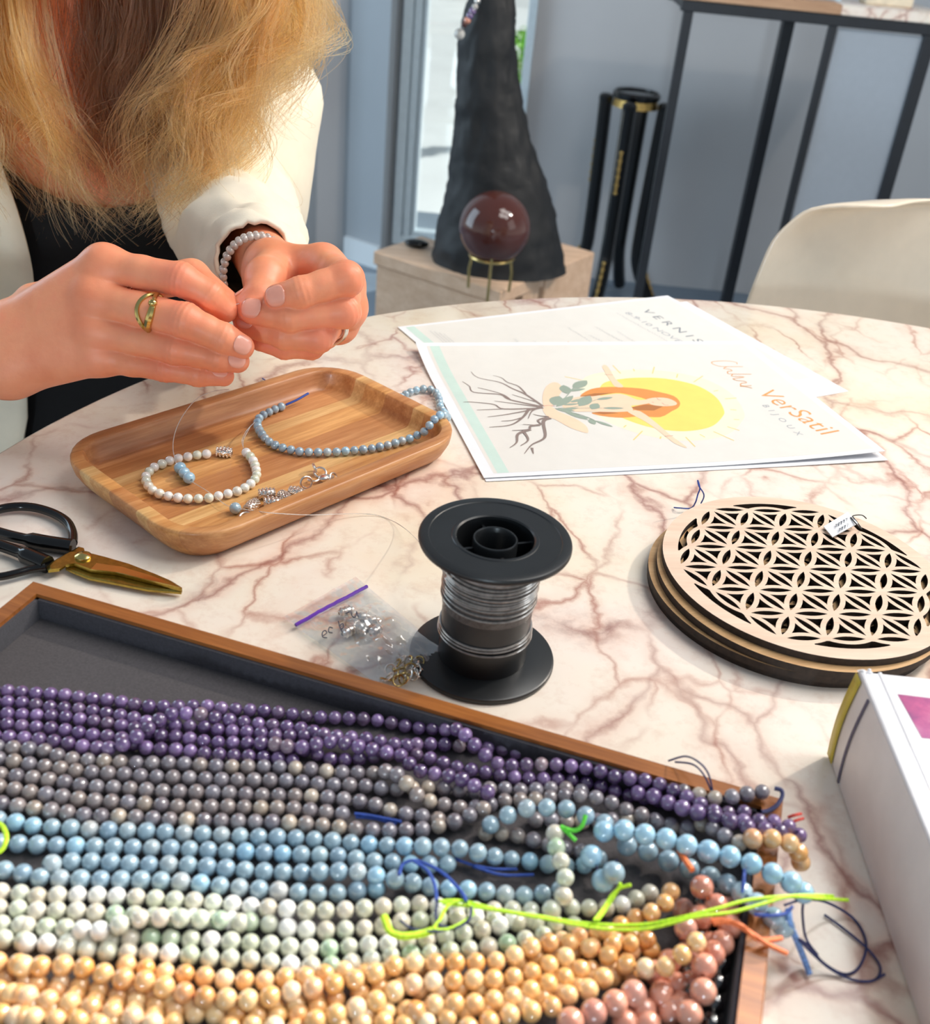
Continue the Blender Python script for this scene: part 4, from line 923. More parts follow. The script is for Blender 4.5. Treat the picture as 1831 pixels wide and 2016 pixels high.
L_ = lambda x, y, z: Z(1260 + x / 3.207, 930 + y / 3.207, z)
pt_ = tagcard('price_tag', 'crumpled silvery tag with wire lying on the lattice disc', [L_(1158, 345, 19), L_(1310, 253, 21), L_(1375, 325, 22), L_(1215, 412, 19)])
mb = MB()
for k in range(2):
    for q in range(6):
        x = 1235 + q * 16 + k * 22; y = 330 - q * 9 + k * 26; mb.tube([L_(x, y, 21.4), L_(x + 9, y - 4, 21.5), L_(x + 4, y + 14, 21.3)], .25, 4)
mb.build('lettering', GREYINK, parent=pt_)
cord('wire_loop', 'thin dark wire loop through the silvery tag', [L_(1330, 285, 22), L_(1370, 330, 23), L_(1400, 355, 19), L_(1360, 300, 22), L_(1345, 275, 23), L_(1400, 270, 20), L_(1430, 292, 18)], .35, BLACKMET, 'wire')
cord('blue_thread', 'knotted blue thread standing up behind the lattice discs', [L_(215, 222, 1), L_(250, 225, 3), L_(320, 226, 3), L_(350, 190, 10), L_(365, 140, 14), L_(378, 100, 18), L_(365, 50, 24), L_(372, 85, 20), L_(400, 130, 14), L_(402, 160, 9), L_(385, 195, 4)], .45, BLUEC)

# ------------------------------------------------------------------ white book
bkx, bky, bkz = 177.5, 368.5, 51.0
book = thing('hardback_book', 'thick white hardback book with mustard edge at the right', 'book', (bkx + 75, bky - 115, 0), 0)
BL, BWd = 235.0, 165.0
def ry(y): return bky - y
mb = MB()
sp_r = []
for y in (0, .8, BL - .8, BL):
    ring_ = []
    for k in range(15):
        t = k / 14; z = 1.0 + (bkz - 2.0) * t; bul = 1.6 * math.sin(math.pi * t)
        ring_.append((bkx - bul * (1 if .5 < y < BL - .5 else .6), ry(y), z))
    for k in range(15):
        t = 1 - k / 14; ring_.append((bkx + 3, ry(y), 1.0 + (bkz - 2.0) * t))
    sp_r.append(ring_)
mb.loft(sp_r); mb.build('spine', SPINE, parent=book, sharp=50)
for z0, z1, nm in ((0, 2.8, 'back_board'), (bkz - 2.8, bkz, 'front_board')):
    mb = MB(); mb.box((bkx + 2 + BWd / 2, ry(BL / 2), (z0 + z1) / 2), (BWd, BL, z1 - z0), bev=1.0); mb.build(nm, COVER, parent=book, sharp=30)
mb = MB(); mb.box((bkx + 2 + BWd / 2, ry(BL / 2), bkz / 2), (BWd - 6, BL - 8, bkz - 5.8)); mb.build('page_block', PAPER, parent=book, smooth=False)
mb = MB(); mb.tube([(bkx + 9, ry(.4), bkz + .1), (bkx + 9, ry(BL - .4), bkz + .1)], .9, 8, flat=.5); mb.tube([(bkx + 1.2, ry(.4), bkz - .3), (bkx + 1.2, ry(BL - .4), bkz - .3)], 1.2, 8); mb.build('hinge_ridge', COVER, parent=book)
def spine_strip(y0, y1, m, nm, off):
    mb = MB(); mb.loft([[(bkx - 1.6 * math.sin(math.pi * t) - off, ry(y), 1.5 + (bkz - 3) * t) for t in np.linspace(0, 1, 15)] for y in (y0, y1)], closed=False, cap0=False, cap1=False); o = mb.build(nm, m, parent=book); sm = o.modifiers.new('t', 'SOLIDIFY'); sm.thickness = .0004; return o
spine_strip(-.3, 6.5, OLIVE, 'mustard_band', .5); spine_strip(17, 18.6, plain('spine_groove', (96, 88, 104), .7), 'groove', .35)
mb = MB(); rg = random.Random(2)
for k in range(14): mb.sphere((bkx + rg.uniform(-1, 5), ry(rg.uniform(-.8, 1.5)), bkz + rg.uniform(-2, .6)), (rg.uniform(.6, 1.6), rg.uniform(.5, 1), rg.uniform(.3, 1.2)), 7, 5)
mb.build('frayed_corner', COVER, parent=book)
pa, pb = Z(1767, 1367, bkz), Z(1815, 1453, bkz)
def cover_art():
    m = NT('pink_nebula_print'); co = m.obj(); n1 = m.noise(co, 45, 7, .65); n2 = m.noise(co, 18, 3)
    c = m.ramp(n1.outputs[0], [(.32, (70, 62, 110)), (.46, (168, 74, 130)), (.56, (206, 96, 146)), (.7, (232, 160, 186))])
    return m.P(color=m.mix(.4, c.outputs[0], m.ramp(n2.outputs[0], [(.4, (210, 104, 150)), (.6, (120, 80, 140))]).outputs[0]), rough=.3)
ART = cover_art()
mb = MB(); hx = 110; mb.add([(pa[0], pa[1], bkz + .15), (pa[0] + hx, pa[1] - 4, bkz + .15), (pa[0] + hx, pa[1] - 28, bkz + .15), (pb[0], pb[1], bkz + .15)], [(3, 2, 1, 0)]); mb.build('cover_picture', ART, parent=book, smooth=False)
mb = MB(); mb.add([(pb[0] + .5, pb[1] - 2, bkz + .15), (pa[0] + hx, pb[1] - 4, bkz + .15), (pa[0] + hx, pb[1] - 130, bkz + .15), (pb[0] + 20, pb[1] - 130, bkz + .15)], [(3, 2, 1, 0)]); mb.build('sheen_panel', plain('pale_lilac_sheen', (238, 226, 238), .3), parent=book, smooth=False)  # faint pinkish sheen of the cover, painted as a flat pale panel
# ------------------------------------------------------------------ bead case
CZ, CF = 26.0, 13.0
cA = Z(65, 1143, CZ)[:2]; cB = Z(1543, 1572, CZ)[:2]
eu = (cB - cA) / np.linalg.norm(cB - cA); ev = np.array([eu[1], -eu[0]])
CL, CD, CW = np.linalg.norm(cB - cA), 240.0, 8.0
ca = math.atan2(eu[1], eu[0])
case = thing('bead_case', 'wooden display case lined with charcoal velvet, full of bead strands', 'display case', (cA[0], cA[1], 0), ca)
def side(pts):
    mb = MB(); n = len(pts); mb.loft([[(x, y, 0) for x, y in pts], [(x, y, CZ - 1) for x, y in pts], [(x + (.6 if x < 4 else -.6 if x > CL - 4 else 0), y - (.6 if y > -4 else -.6 if y < -CD + 4 else 0), CZ) for x, y in pts]])
    mb.build('frame_side', WOOD_CASE, parent=case, local=True, smooth=False)
side([(0, 0), (CW, -CW), (CL - CW, -CW), (CL, 0)]); side([(CL, 0), (CL - CW, -CW), (CL - CW, -CD + CW), (CL, -CD)])
side([(CL, -CD), (CL - CW, -CD + CW), (CW, -CD + CW), (0, -CD)]); side([(0, -CD), (CW, -CD + CW), (CW, -CW), (0, 0)])
mb = MB(); mb.box((CL / 2, -CD / 2, CF / 2), (CL - 2 * CW - .2, CD - 2 * CW - .2, CF)); mb.build('velvet_floor', FELT, parent=case, local=True, smooth=False)
mb = MB(); g = 1.6
for c, s_ in (((CL / 2, -CW - g / 2), (CL - 2 * CW, g)), ((CL / 2, -CD + CW + g / 2), (CL - 2 * CW, g)), ((CW + g / 2, -CD / 2), (g, CD - 2 * CW)), ((CL - CW - g / 2, -CD / 2), (g, CD - 2 * CW))):
    mb.box((c[0], c[1], (CF + CZ - 2) / 2), (s_[0], s_[1], CZ - 2 - CF))
mb.build('velvet_lining', FELTWALL, parent=case, local=True, smooth=False)
def case_local(p): d = p[:2] - cA; return d @ eu, -(d @ ev)     # along the back edge, and (negative) into the case

# ------------------------------------------------------------------ strands: positions on the tray floor, read from the picture (u, v) at height z
R6 = CF + 3.2
def S3(pts, z0=R6, r=3.1, ext=True):
    out = [Z(p[0], p[1], p[2] if len(p) > 2 else z0) for p in pts]
    if ext and pts[0][0] < 30:
        d = out[0] - out[2]; d[2] = 0; d /= np.linalg.norm(d); x, y = case_local(out[0]); s_ = 0
        while s_ < 110:
            x2, y2 = case_local(out[0] + d * (s_ + 6))
            if x2 < CW + 6: break
            s_ += 6
        if s_ > 6: out = [out[0] + d * s_] + out
    return out
def zz(pts, z): return [(p[0], p[1], z) for p in pts]
G_P, G_G, G_B, G_W, G_O, G_K = 'amethyst strands', 'grey stone strands', 'blue strands', 'pale green strands', 'honey strands', 'peach strands'
hi, hh = R6 + 5.5, CZ + 4.0
P1 = [(0, 1358), (60, 1365), (120, 1368), (170, 1375), (228, 1380), (285, 1390), (345, 1391), (400, 1390), (428, 1394), (509, 1399), (568, 1405), (625, 1412), (681, 1414), (741, 1418), (793, 1428), (822, 1433), (874, 1436, 19), (902, 1437, 23), (925, 1456, 24), (944, 1476, 22), (967, 1496, 20), (992, 1507, 19), (1021, 1507, 19), (1054, 1505, 20), (1086, 1505, 21), (1147, 1511, 22), (1180, 1518, 23), (1209, 1529, 23), (1264, 1535, 24), (1298, 1544, 25), (1329, 1557, 26), (1364, 1575, 27), (1408, 1599, 28), (1440, 1616, 29), (1473, 1618, hh), (1508, 1617, hh), (1539, 1621, hh - 1), (1566, 1636, 28), (1577, 1652, 23)]
strand('amethyst strand furthest back, along the empty velvet, draped over the right rim', S3(P1), 6.1, [AMETHYST], G_P)
P2 = [(0, 1381), (44, 1384), (96, 1392), (153, 1396), (205, 1404), (262, 1414), (300, 1424), (350, 1428), (400, 1431), (433, 1438), (494, 1442), (553, 1449), (610, 1449), (640, 1456)]
strand('amethyst strand second from the empty velvet at the left end', S3(P2), 6.0, [AMETHYST], G_P)
P3 = [(0, 1405), (61, 1408), (116, 1411), (170, 1418), (227, 1427), (258, 1433), (306, 1447), (341, 1450), (393, 1458), (428, 1462), (481, 1463), (531, 1469), (562, 1472), (597, 1476), (627, 1486), (649, 1495), (677, 1496), (704, 1494), (732, 1491), (760, 1486), (800, 1484), (835, 1490), (863, 1499), (892, 1509), (951, 1520), (1007, 1529), (1069, 1534), (1128, 1536), (1180, 1548), (1246, 1568), (1279, 1572), (1311, 1579), (1342, 1585, 19), (1375, 1590, 22), (1410, 1598, 25), (1447, 1601, 27), (1480, 1597, 29)]
strand('amethyst strand third from the empty velvet, ending behind the grey stones', S3(P3), 6.0, [AMETHYST], G_P)
P4 = [(0, 1425), (59, 1431), (118, 1436), (177, 1447), (234, 1453), (286, 1472), (345, 1476), (376, 1479), (407, 1484), (463, 1488), (500, 1490), (540, 1493), (590, 1500)]
strand('amethyst strand fourth from the empty velvet', S3(P4), 6.0, [AMETHYST], G_P)
P5 = [(0, 1450), (46, 1453), (107, 1460), (166, 1470), (194, 1473), (221, 1472, 19), (251, 1461, 21), (280, 1443, hi), (306, 1423, hi), (330, 1407, hi), (369, 1404, 20), (400, 1407, 19), (428, 1414, 18), (487, 1423), (544, 1429), (601, 1436), (627, 1444, 18), (658, 1450, 20), (688, 1452, 20), (721, 1455, 20), (750, 1460, 20), (771, 1464, 20), (791, 1468, 20), (820, 1466), (870, 1466), (920, 1470), (981, 1474), (1030, 1486)]
strand('amethyst strand crossing over its neighbours near the left edge', S3(P5), 6.1, [AMETHYST], G_P)
P6 = [(500, 1462, 19), (545, 1465, 20), (562, 1469, 21), (597, 1471, 21), (627, 1464, 21), (658, 1460, 21), (690, 1466, 21), (720, 1473, 21), (755, 1480, 21), (790, 1488, 20), (813, 1511, 20), (839, 1522, 20), (861, 1524, 20), (890, 1529, 21), (918, 1538, 22), (944, 1553, 22), (973, 1566, 20)]
strand('amethyst strand lying across the middle of the purple band', S3(P6), 6.1, [AMETHYST], G_P)
P7 = [(1240, 1560, 20), (1279, 1565, 22), (1311, 1578, 23), (1342, 1590, 25), (1374, 1600, 27), (1410, 1606, 28), (1440, 1618, 29), (1470, 1628, 30), (1510, 1634, 30), (1550, 1640, 28)]
strand('amethyst strand ending at the red knot on the right rim', S3(P7), 6.6, [AMETHYST], G_P)
Gs = [
 ('grey stone strand nearest the purple strands', [(0, 1471), (48, 1475), (81, 1477), (111, 1488), (144, 1495), (207, 1499), (275, 1503), (341, 1503), (407, 1508), (470, 1510), (535, 1510), (601, 1514), (666, 1521), (732, 1523), (763, 1519, 20), (784, 1526, 22), (804, 1546, 22), (827, 1570, 20), (859, 1581), (892, 1588), (922, 1592), (957, 1586), (992, 1577), (1031, 1575), (1066, 1573), (1099, 1568), (1132, 1566, 19), (1167, 1570, 20), (1195, 1577, 20), (1230, 1594, 19), (1265, 1605, 19), (1298, 1618), (1333, 1629), (1366, 1642)]),
 ('grey stone strand second below the purple strands', [(0, 1495), (46, 1503), (109, 1512), (175, 1521), (242, 1525), (306, 1530), (374, 1532), (439, 1536), (509, 1537), (575, 1538), (640, 1545), (708, 1547), (774, 1554), (839, 1550), (874, 1552), (905, 1557), (935, 1560), (975, 1552), (1036, 1557), (1100, 1552), (1160, 1560)]),
 ('grey stone strand in the middle of the grey band', [(0, 1525), (48, 1530), (111, 1538), (177, 1549), (247, 1552), (315, 1558), (384, 1560), (450, 1562), (516, 1566), (583, 1567), (651, 1571), (717, 1580), (750, 1589), (780, 1600), (813, 1605), (848, 1610), (879, 1618), (910, 1622)]),
 ('grey stone strand second above the blue strands', [(0, 1550), (44, 1558), (107, 1567), (175, 1576), (242, 1580), (308, 1584), (374, 1590), (444, 1589), (511, 1591), (581, 1593), (647, 1600), (690, 1603)]),
 ('grey stone strand nearest the blue strands', [(0, 1582), (44, 1589), (109, 1597), (177, 1606), (245, 1608), (315, 1613), (347, 1615), (419, 1616), (492, 1618), (564, 1620), (632, 1625), (701, 1632), (769, 1636), (807, 1634), (835, 1633), (872, 1624, 18), (907, 1613, 19), (935, 1600, 20), (965, 1587, 20)]),
 ('dark grey strand under the arching blue beads', [(940, 1640), (986, 1641), (1021, 1646), (1053, 1655), (1085, 1665), (1121, 1672), (1160, 1680)]),
 ('grey stone strand under the bright blue strand at the right', [(1040, 1616), (1080, 1614), (1120, 1618), (1260, 1612), (1298, 1620), (1340, 1632), (1386, 1622, 22), (1414, 1639, 25), (1447, 1654, 27), (1470, 1668, 26)]),
 ('grey stone strand lying over the back right corner of the case', [(1330, 1556, 23), (1360, 1560, 25), (1388, 1568, 27), (1421, 1572, 29), (1451, 1567, 30), (1484, 1561, 30), (1515, 1558, 30)])]
for lb, p in Gs: strand(lb, S3(p), 6.4, [IOLITE], G_G)
Bs = [
 ('pale blue strand nearest the grey stones', 6.9, [(0, 1615), (66, 1626), (138, 1631), (210, 1635), (284, 1637), (356, 1641), (428, 1644), (499, 1648), (570, 1650), (642, 1655), (710, 1662), (780, 1666, 18), (815, 1666, 20), (885, 1669, 20), (922, 1674, 20), (956, 1683, 19), (990, 1690), (1025, 1694), (1060, 1698), (1095, 1704), (1139, 1705), (1167, 1696), (1193, 1684)]),
 ('pale blue strand second from the grey stones', 6.9, [(0, 1660), (66, 1663), (140, 1666), (214, 1668), (288, 1670), (363, 1672), (437, 1676), (509, 1679), (586, 1683), (658, 1685), (693, 1690), (728, 1696), (767, 1697), (820, 1702), (868, 1702), (898, 1698)]),
 ('pale blue strand third from the grey stones', 7.0, [(85, 1706, 19), (127, 1698), (203, 1698), (280, 1703), (356, 1703), (428, 1709), (505, 1716), (579, 1719), (614, 1718, 18), (686, 1716, 20), (721, 1720, 20), (760, 1729, 20), (800, 1735, 19), (831, 1744), (900, 1751), (940, 1753), (977, 1759), (1012, 1764), (1051, 1762), (1088, 1757), (1117, 1746)]),
 ('pale blue strand nearest the pale green strands', 7.0, [(0, 1712), (48, 1720), (85, 1729), (164, 1732), (242, 1733), (319, 1735), (391, 1740), (428, 1744), (503, 1751), (579, 1757), (656, 1759), (730, 1751), (760, 1748)])]
for lb, d, p in Bs: strand(lb, S3(p), d, [AQUA, AQUA2], G_B, wt=[.85, .15])
strand('raised blue strand arching over the grey stones', S3([(951, 1637, 19), (979, 1614, 22), (1011, 1601, 25), (1044, 1590, 27), (1079, 1590, 28), (1112, 1592, 28), (1145, 1603, 28), (1180, 1616, 27), (1207, 1632, 25)], ext=False), 7.3, [AQUA], G_B)
strand('bright blue strand running over the right rim of the case', S3([(1169, 1642, 27), (1207, 1633, 29), (1242, 1637, 31), (1276, 1644, 32), (1314, 1652, 32), (1349, 1663, 33), (1386, 1674, 33), (1425, 1683, 33), (1462, 1694, 33), (1499, 1709, 33), (1534, 1727, 31), (1567, 1743, 28), (1590, 1768, 21)], ext=False), 8.2, [AQUA2], G_B)
strand('shadowed blue strand beneath the bright blue strand at the right', S3([(1215, 1655, 20), (1242, 1668, 20), (1274, 1676, 20), (1309, 1692, 20), (1342, 1704, 20), (1380, 1720, 20), (1412, 1733, 22), (1451, 1751, 27), (1484, 1776, 31), (1517, 1803, 28), (1552, 1832, 18)], ext=False), 8.0, [AQUA], G_B)
strand('short loop of blue beads in the dark gap of the case', S3([(1150, 1668, 24), (1168, 1692, 24), (1180, 1722, 22), (1200, 1748, 20), (1207, 1722, 25), (1215, 1692, 29)], ext=False), 8.4, [AQUA, AQUA2], G_B)
strand('pale green strand standing across the blue beads', S3([(1091, 1628, 27), (1093, 1646, 27), (1095, 1668, 27), (1104, 1696, 27), (1112, 1724, 26), (1112, 1757, 23), (1094, 1786, 20), (1069, 1798, 18)], ext=False), 7.0, [JADE], G_W)
Ws = [
 ('pale green strand nearest the blue strands', [(0, 1757), (63, 1766), (135, 1763), (205, 1764), (275, 1768), (345, 1773), (413, 1777), (483, 1784), (520, 1788, 18), (562, 1790, 19), (636, 1794, 19), (706, 1790, 19), (776, 1784, 18), (841, 1782), (907, 1792), (977, 1793), (1042, 1793), (1062, 1801)]),
 ('pale green strand second from the blue strands', [(0, 1788), (72, 1794), (142, 1794), (212, 1800), (260, 1803), (340, 1806), (420, 1812), (520, 1818), (562, 1827), (631, 1832), (701, 1829), (736, 1827), (776, 1818), (811, 1814), (839, 1812), (905, 1806), (960, 1808), (1029, 1812), (1062, 1806)]),
 ('pale green strand rising over its neighbour near the left edge', [(0, 1820), (37, 1823), (107, 1828), (144, 1829, 18), (188, 1834, 20), (229, 1823, hi), (266, 1810, hi), (306, 1807, hi), (341, 1807, hi), (376, 1809, 20), (413, 1811, 19), (448, 1813, 18), (490, 1822)]),
 ('pale green strand second from the honey strands', [(0, 1849), (37, 1856), (109, 1858), (180, 1856), (230, 1850), (284, 1847), (356, 1849), (428, 1853), (500, 1858), (573, 1866), (642, 1869), (715, 1862), (784, 1858), (822, 1853), (892, 1842), (961, 1829), (994, 1820), (1040, 1816), (1120, 1822), (1148, 1823)]),
 ('pale green strand nearest the honey strands', [(109, 1872), (149, 1868), (190, 1872), (236, 1875), (308, 1877), (382, 1882), (418, 1887), (493, 1890), (562, 1900), (632, 1903), (704, 1896), (740, 1889), (780, 1882), (849, 1878), (919, 1870), (986, 1861), (1052, 1846), (1087, 1838)]),
 ('pale green strand at the right, between the blue gap and the honey beads', [(1110, 1790), (1141, 1786), (1172, 1789), (1209, 1786), (1238, 1776), (1268, 1764), (1292, 1752)])]
for lb, p in Ws: strand(lb, S3(p), 6.7, [JADE, WHITEJ], G_W, wt=[.75, .25])
Os = [
 ('honey strand nearest the pale green strands at the left', 6.9, 20.5, [(0, 1896), (42, 1903), (82, 1903), (122, 1901), (163, 1905), (197, 1915), (232, 1926), (276, 1930), (309, 1940), (346, 1949), (383, 1961), (420, 1964), (460, 1968), (499, 1968), (534, 1962), (569, 1953), (613, 1946), (652, 1940), (691, 1931), (727, 1922), (761, 1906), (796, 1898), (834, 1897), (871, 1898), (908, 1896), (945, 1896), (978, 1893), (1010, 1883), (1043, 1867), (1078, 1857), (1113, 1856), (1152, 1865), (1190, 1878), (1222, 1898), (1264, 1906, 23), (1303, 1906, 26), (1332, 1888, 29), (1356, 1868, 31), (1384, 1843, 32)]),
 ('honey strand dipping under the first honey strand', 6.7, R6, [(230, 1897), (287, 1908), (329, 1916), (359, 1918), (396, 1922), (431, 1927), (471, 1929), (508, 1932), (560, 1926), (620, 1922), (680, 1912), (740, 1918), (790, 1906), (850, 1908)]),
 ('honey strand winding through the middle of the orange heap', 6.9, 19.5, [(600, 2016), (648, 2003), (691, 1988), (727, 1978), (757, 1962), (790, 1946), (827, 1935), (862, 1933), (899, 1931), (938, 1929), (973, 1929), (1006, 1926), (1037, 1918), (1072, 1905), (1098, 1890), (1130, 1880)]),
 ('honey strand lower left, second row of the orange heap', 6.9, 18.5, [(0, 1952), (17, 1957), (58, 1963), (96, 1971), (136, 1975), (176, 1983), (211, 1990), (246, 1999), (283, 2010), (320, 2022)]),
 ('honey strand along the bottom left edge', 6.9, 18.0, [(0, 1998), (26, 2003), (65, 2005), (100, 2008), (136, 2009), (175, 2012), (215, 2026)]),
 ('honey strand half hidden under the second orange row', 6.6, R6, [(100, 1932), (134, 1938), (168, 1945), (210, 1955), (250, 1966), (290, 1976), (353, 1990), (392, 1997), (434, 1998), (471, 1999), (510, 2000), (560, 1999), (606, 1994), (640, 1975), (680, 1962)]),
 ('honey strand below the middle of the orange heap', 6.9, 18.5, [(800, 2000), (847, 1980), (886, 1977), (923, 1979), (962, 1971), (997, 1966), (1032, 1956), (1065, 1942), (1098, 1933), (1128, 1915), (1160, 1905)]),
 ('honey strand at the bottom between orange and peach beads', 6.9, 20, [(900, 2030), (940, 2020), (976, 2008), (1019, 1995), (1059, 1990), (1091, 1979), (1113, 1962), (1155, 1950), (1181, 1930), (1205, 1918)]),
 ('honey strand behind the peach beads at the right', 6.7, 19, [(1322, 1745, 24), (1318, 1765, 25), (1299, 1788, 25), (1270, 1802, 22), (1244, 1810), (1215, 1826), (1190, 1842), (1210, 1862), (1249, 1856), (1290, 1848)]),
 ('honey strand deep under the middle of the orange heap', 6.7, R6, [(690, 1958), (760, 1944), (860, 1950), (960, 1944), (1050, 1934), (1130, 1916), (1200, 1902), (1250, 1892)]),
 ('honey strand deep under the front of the orange heap', 6.7, R6, [(700, 2002), (780, 1990), (880, 1992), (980, 1986), (1080, 1962), (1160, 1934), (1230, 1920), (1262, 1925)]),
 ('honey strand filling the gap below the pale green ends', 6.7, R6, [(1000, 1900), (1060, 1884), (1120, 1874), (1180, 1866), (1250, 1872), (1300, 1868)]),
 ('honey strand in the gap above the orange rise', 6.6, R6, [(1090, 1858), (1130, 1846), (1170, 1838), (1215, 1850), (1262, 1836)]),
 ('honey strand deep in the shade at the far bottom left', 6.7, R6, [(0, 1926), (60, 1936), (110, 1950), (180, 1968), (240, 1984), (310, 2004), (360, 2020)]),
 ('honey strand under the second orange row at the left edge', 6.7, R6, [(0, 1974), (50, 1982), (110, 1992), (180, 2004), (240, 2022)]),
 ('honey strand low between the bottom left rows', 6.7, R6, [(250, 1940), (310, 1960), (380, 1982), (450, 1984), (520, 1984), (590, 1976), (640, 1958)]),
 ('honey strand lowest in the bottom centre', 6.8, 17, [(430, 2030), (480, 2018), (530, 2022), (600, 2028), (680, 2020), (740, 2012), (790, 2018), (850, 2012), (900, 2000)])]
for lb, d, z, p in Os: strand(lb, S3(p, z), d, [CALCITE], G_O, thread=REDC)
strand('short honey strand hanging over the right rim beside the amethyst', S3([(1463, 1652, 30), (1501, 1651, 32), (1534, 1653, 32), (1561, 1664, 30), (1574, 1684, 24), (1577, 1706, 16)], ext=False), 7.6, [CALCITE], G_O, thread=ORANGEC)
Ks = [
 ('peach strand climbing at the right of the honey beads', 8.6, [(1377, 1725, 30), (1388, 1764, 29), (1415, 1790, 25), (1384, 1803, 23), (1349, 1828, 24), (1340, 1850, 22)]),
 ('peach strand curving beside the black beads', 9.0, [(1425, 1775, 20), (1440, 1812, 22), (1421, 1857, 23), (1388, 1896, 28), (1386, 1946, 27), (1369, 1985, 25), (1335, 2010, 22)]),
 ('peach strand slanting down to the bottom edge', 8.8, [(1262, 1945, 21), (1240, 1962, 22), (1207, 1977, 23), (1172, 1993, 23), (1137, 2007, 23), (1100, 2022, 22)]),
 ('peach strand low in the bottom right heap', 8.6, [(1340, 1920, 18), (1330, 1942, 18), (1300, 1962, 18), (1273, 1984, 18), (1244, 2006, 18), (1210, 2022, 18)]),
 ('peach strand at the bottom right edge', 8.6, [(1345, 1985, 17), (1310, 2000, 17), (1290, 2010, 18), (1250, 2026, 18)]),
 ('peach strand deep in the bottom right heap', 8.4, [(1370, 1870, 18), (1335, 1885, 18), (1300, 1905, 18), (1290, 1930, 18), (1320, 1975, 18), (1360, 1990, 18)]),
 ('peach strand between the honey end and the black beads', 8.4, [(1390, 1835, 18), (1398, 1882, 18), (1372, 1922, 18), (1352, 1962, 18), (1330, 1998, 17)]),
 ('peach beads tucked under the green cord', 8.4, [(1340, 1775, 18), (1352, 1800, 18), (1395, 1815, 18), (1430, 1800, 18)])]
for lb, d, p in Ks: strand(lb, S3(p, ext=False), d, [PEACH], G_K, thread=ORANGEC)
def ob(a, b, z): return (cA[0] + eu[0] * a + ev[0] * b, cA[1] + eu[1] * a + ev[1] * b, z)
for k, (da, lb) in enumerate(((5.2, 'black onyx strand along the right inner wall of the case'), (13.6, 'black onyx strand second from the right wall, beside the peach beads'))):
    strand(lb, [ob(CL - CW - g - da, b, CF + 4.1) for b in np.linspace(44 + k * 8, 205, 12)], 8.0, [ONYX], 'black onyx strands', thread=NAVYC)

# ------------------------------------------------------------------ loose cords on the case
def C3(pts, z): return [Z(p[0], p[1], p[2] if len(p) > 2 else z) for p in pts]
main = [(859, 1775), (905, 1773), (953, 1784), (997, 1794), (1058, 1803), (1117, 1813, 25), (1182, 1820, 26), (1266, 1820, 29), (1320, 1811, 32), (1375, 1798, 35), (1418, 1787, 36), (1473, 1772, 36), (1550, 1765, 34), (1605, 1768, 30), (1669, 1772, 20)]
cord('neon_string', 'long neon yellow-green cord lying across the strands', C3(main, 24), .62, NEON, more=[C3([(870, 1778), (953, 1788), (1058, 1806, 25), (1182, 1828, 26), (1266, 1829, 29), (1320, 1818, 32), (1375, 1804, 35), (1440, 1796, 36), (1500, 1780, 36), (1560, 1764, 34), (1640, 1764, 24)], 24), C3([(905, 1773), (881, 1784), (866, 1810), (855, 1829), (883, 1829), (914, 1814), (931, 1797), (922, 1779)], 25)])
cord('neon_string', 'thick neon green cord tail curving over the pale green beads', C3([(756, 1804), (767, 1832), (782, 1841), (800, 1843), (833, 1838), (858, 1829)], 24), 1.4, NEON)
cord('neon_string', 'short forked neon cord beside the gap of blue beads', C3([(1170, 1812, 27), (1190, 1785, 27), (1205, 1762, 28), (1222, 1748, 30), (1242, 1742, 32)], 27), .65, NEON, more=[C3([(1176, 1812, 27), (1198, 1782, 27), (1216, 1752, 29), (1222, 1738, 31)], 27)])
cord('green_string', 'small bright green cord by the upright pale beads', C3([(1104, 1627, 30), (1128, 1635, 31), (1145, 1627, 33), (1153, 1604, 36)], 30), .8, GREENC, more=[C3([(1104, 1628, 30), (1118, 1640, 29), (1134, 1655, 28)], 30)])
cord('neon_string', 'loop of neon cord at the left edge of the blue beads', C3([(-25, 1612, 24), (0, 1622, 24), (11, 1640, 25), (11, 1658, 25), (0, 1676, 24), (-25, 1684, 24)], 24), .9, NEON)
cord('navy_string', 'navy cord lying in the dark gap below the grey beads', C3([(698, 1602), (730, 1606), (771, 1614), (790, 1618)], 18), .65, BLUEC, more=[C3([(700, 1608), (740, 1612), (780, 1622)], 17)])
cord('blue_string', 'blue cord looping in the gap between blue strands', C3([(894, 1690), (931, 1703), (975, 1711), (1018, 1711)], 17), .55, BLUEC, more=[C3([(931, 1705), (986, 1722), (1051, 1722)], 17)])
cord('blue_string', 'blue cord arching over the middle of the blue strands', C3([(786, 1722, 24), (793, 1702, 24), (815, 1694, 25), (844, 1703, 25), (876, 1722, 25), (909, 1757, 25), (918, 1775, 25)], 24), .65, BLUEC, more=[C3([(815, 1696, 25), (840, 1712, 25), (855, 1740, 25), (860, 1775, 25)], 24)])
cord('navy_string', 'thin navy cord curling around the neon knot', C3([(862, 1770, 26), (858, 1800, 25), (868, 1822, 25), (900, 1826, 25), (925, 1808, 26), (928, 1785, 26)], 25), .5, NAVYC, more=[C3([(787, 1812, 24), (810, 1828, 24), (850, 1834, 25), (890, 1828, 25)], 24)])
cord('navy_string', 'navy thread loops rising over the back frame of the case', C3([(1316, 1498, 27), (1349, 1489, 33), (1375, 1500, 38), (1394, 1522, 36), (1403, 1557, 29)], 30), .4, NAVYC, more=[C3([(1329, 1500, 27), (1364, 1505, 31), (1386, 1526, 33), (1401, 1559, 29)], 30)])
cord('navy_string', 'dark navy loop at the end of the grey beads on the rim', C3([(1525, 1552, 31), (1538, 1556, 31), (1540, 1568, 30), (1530, 1585, 29), (1514, 1596, 28), (1499, 1599, 28)], 30), .9, NAVYC)
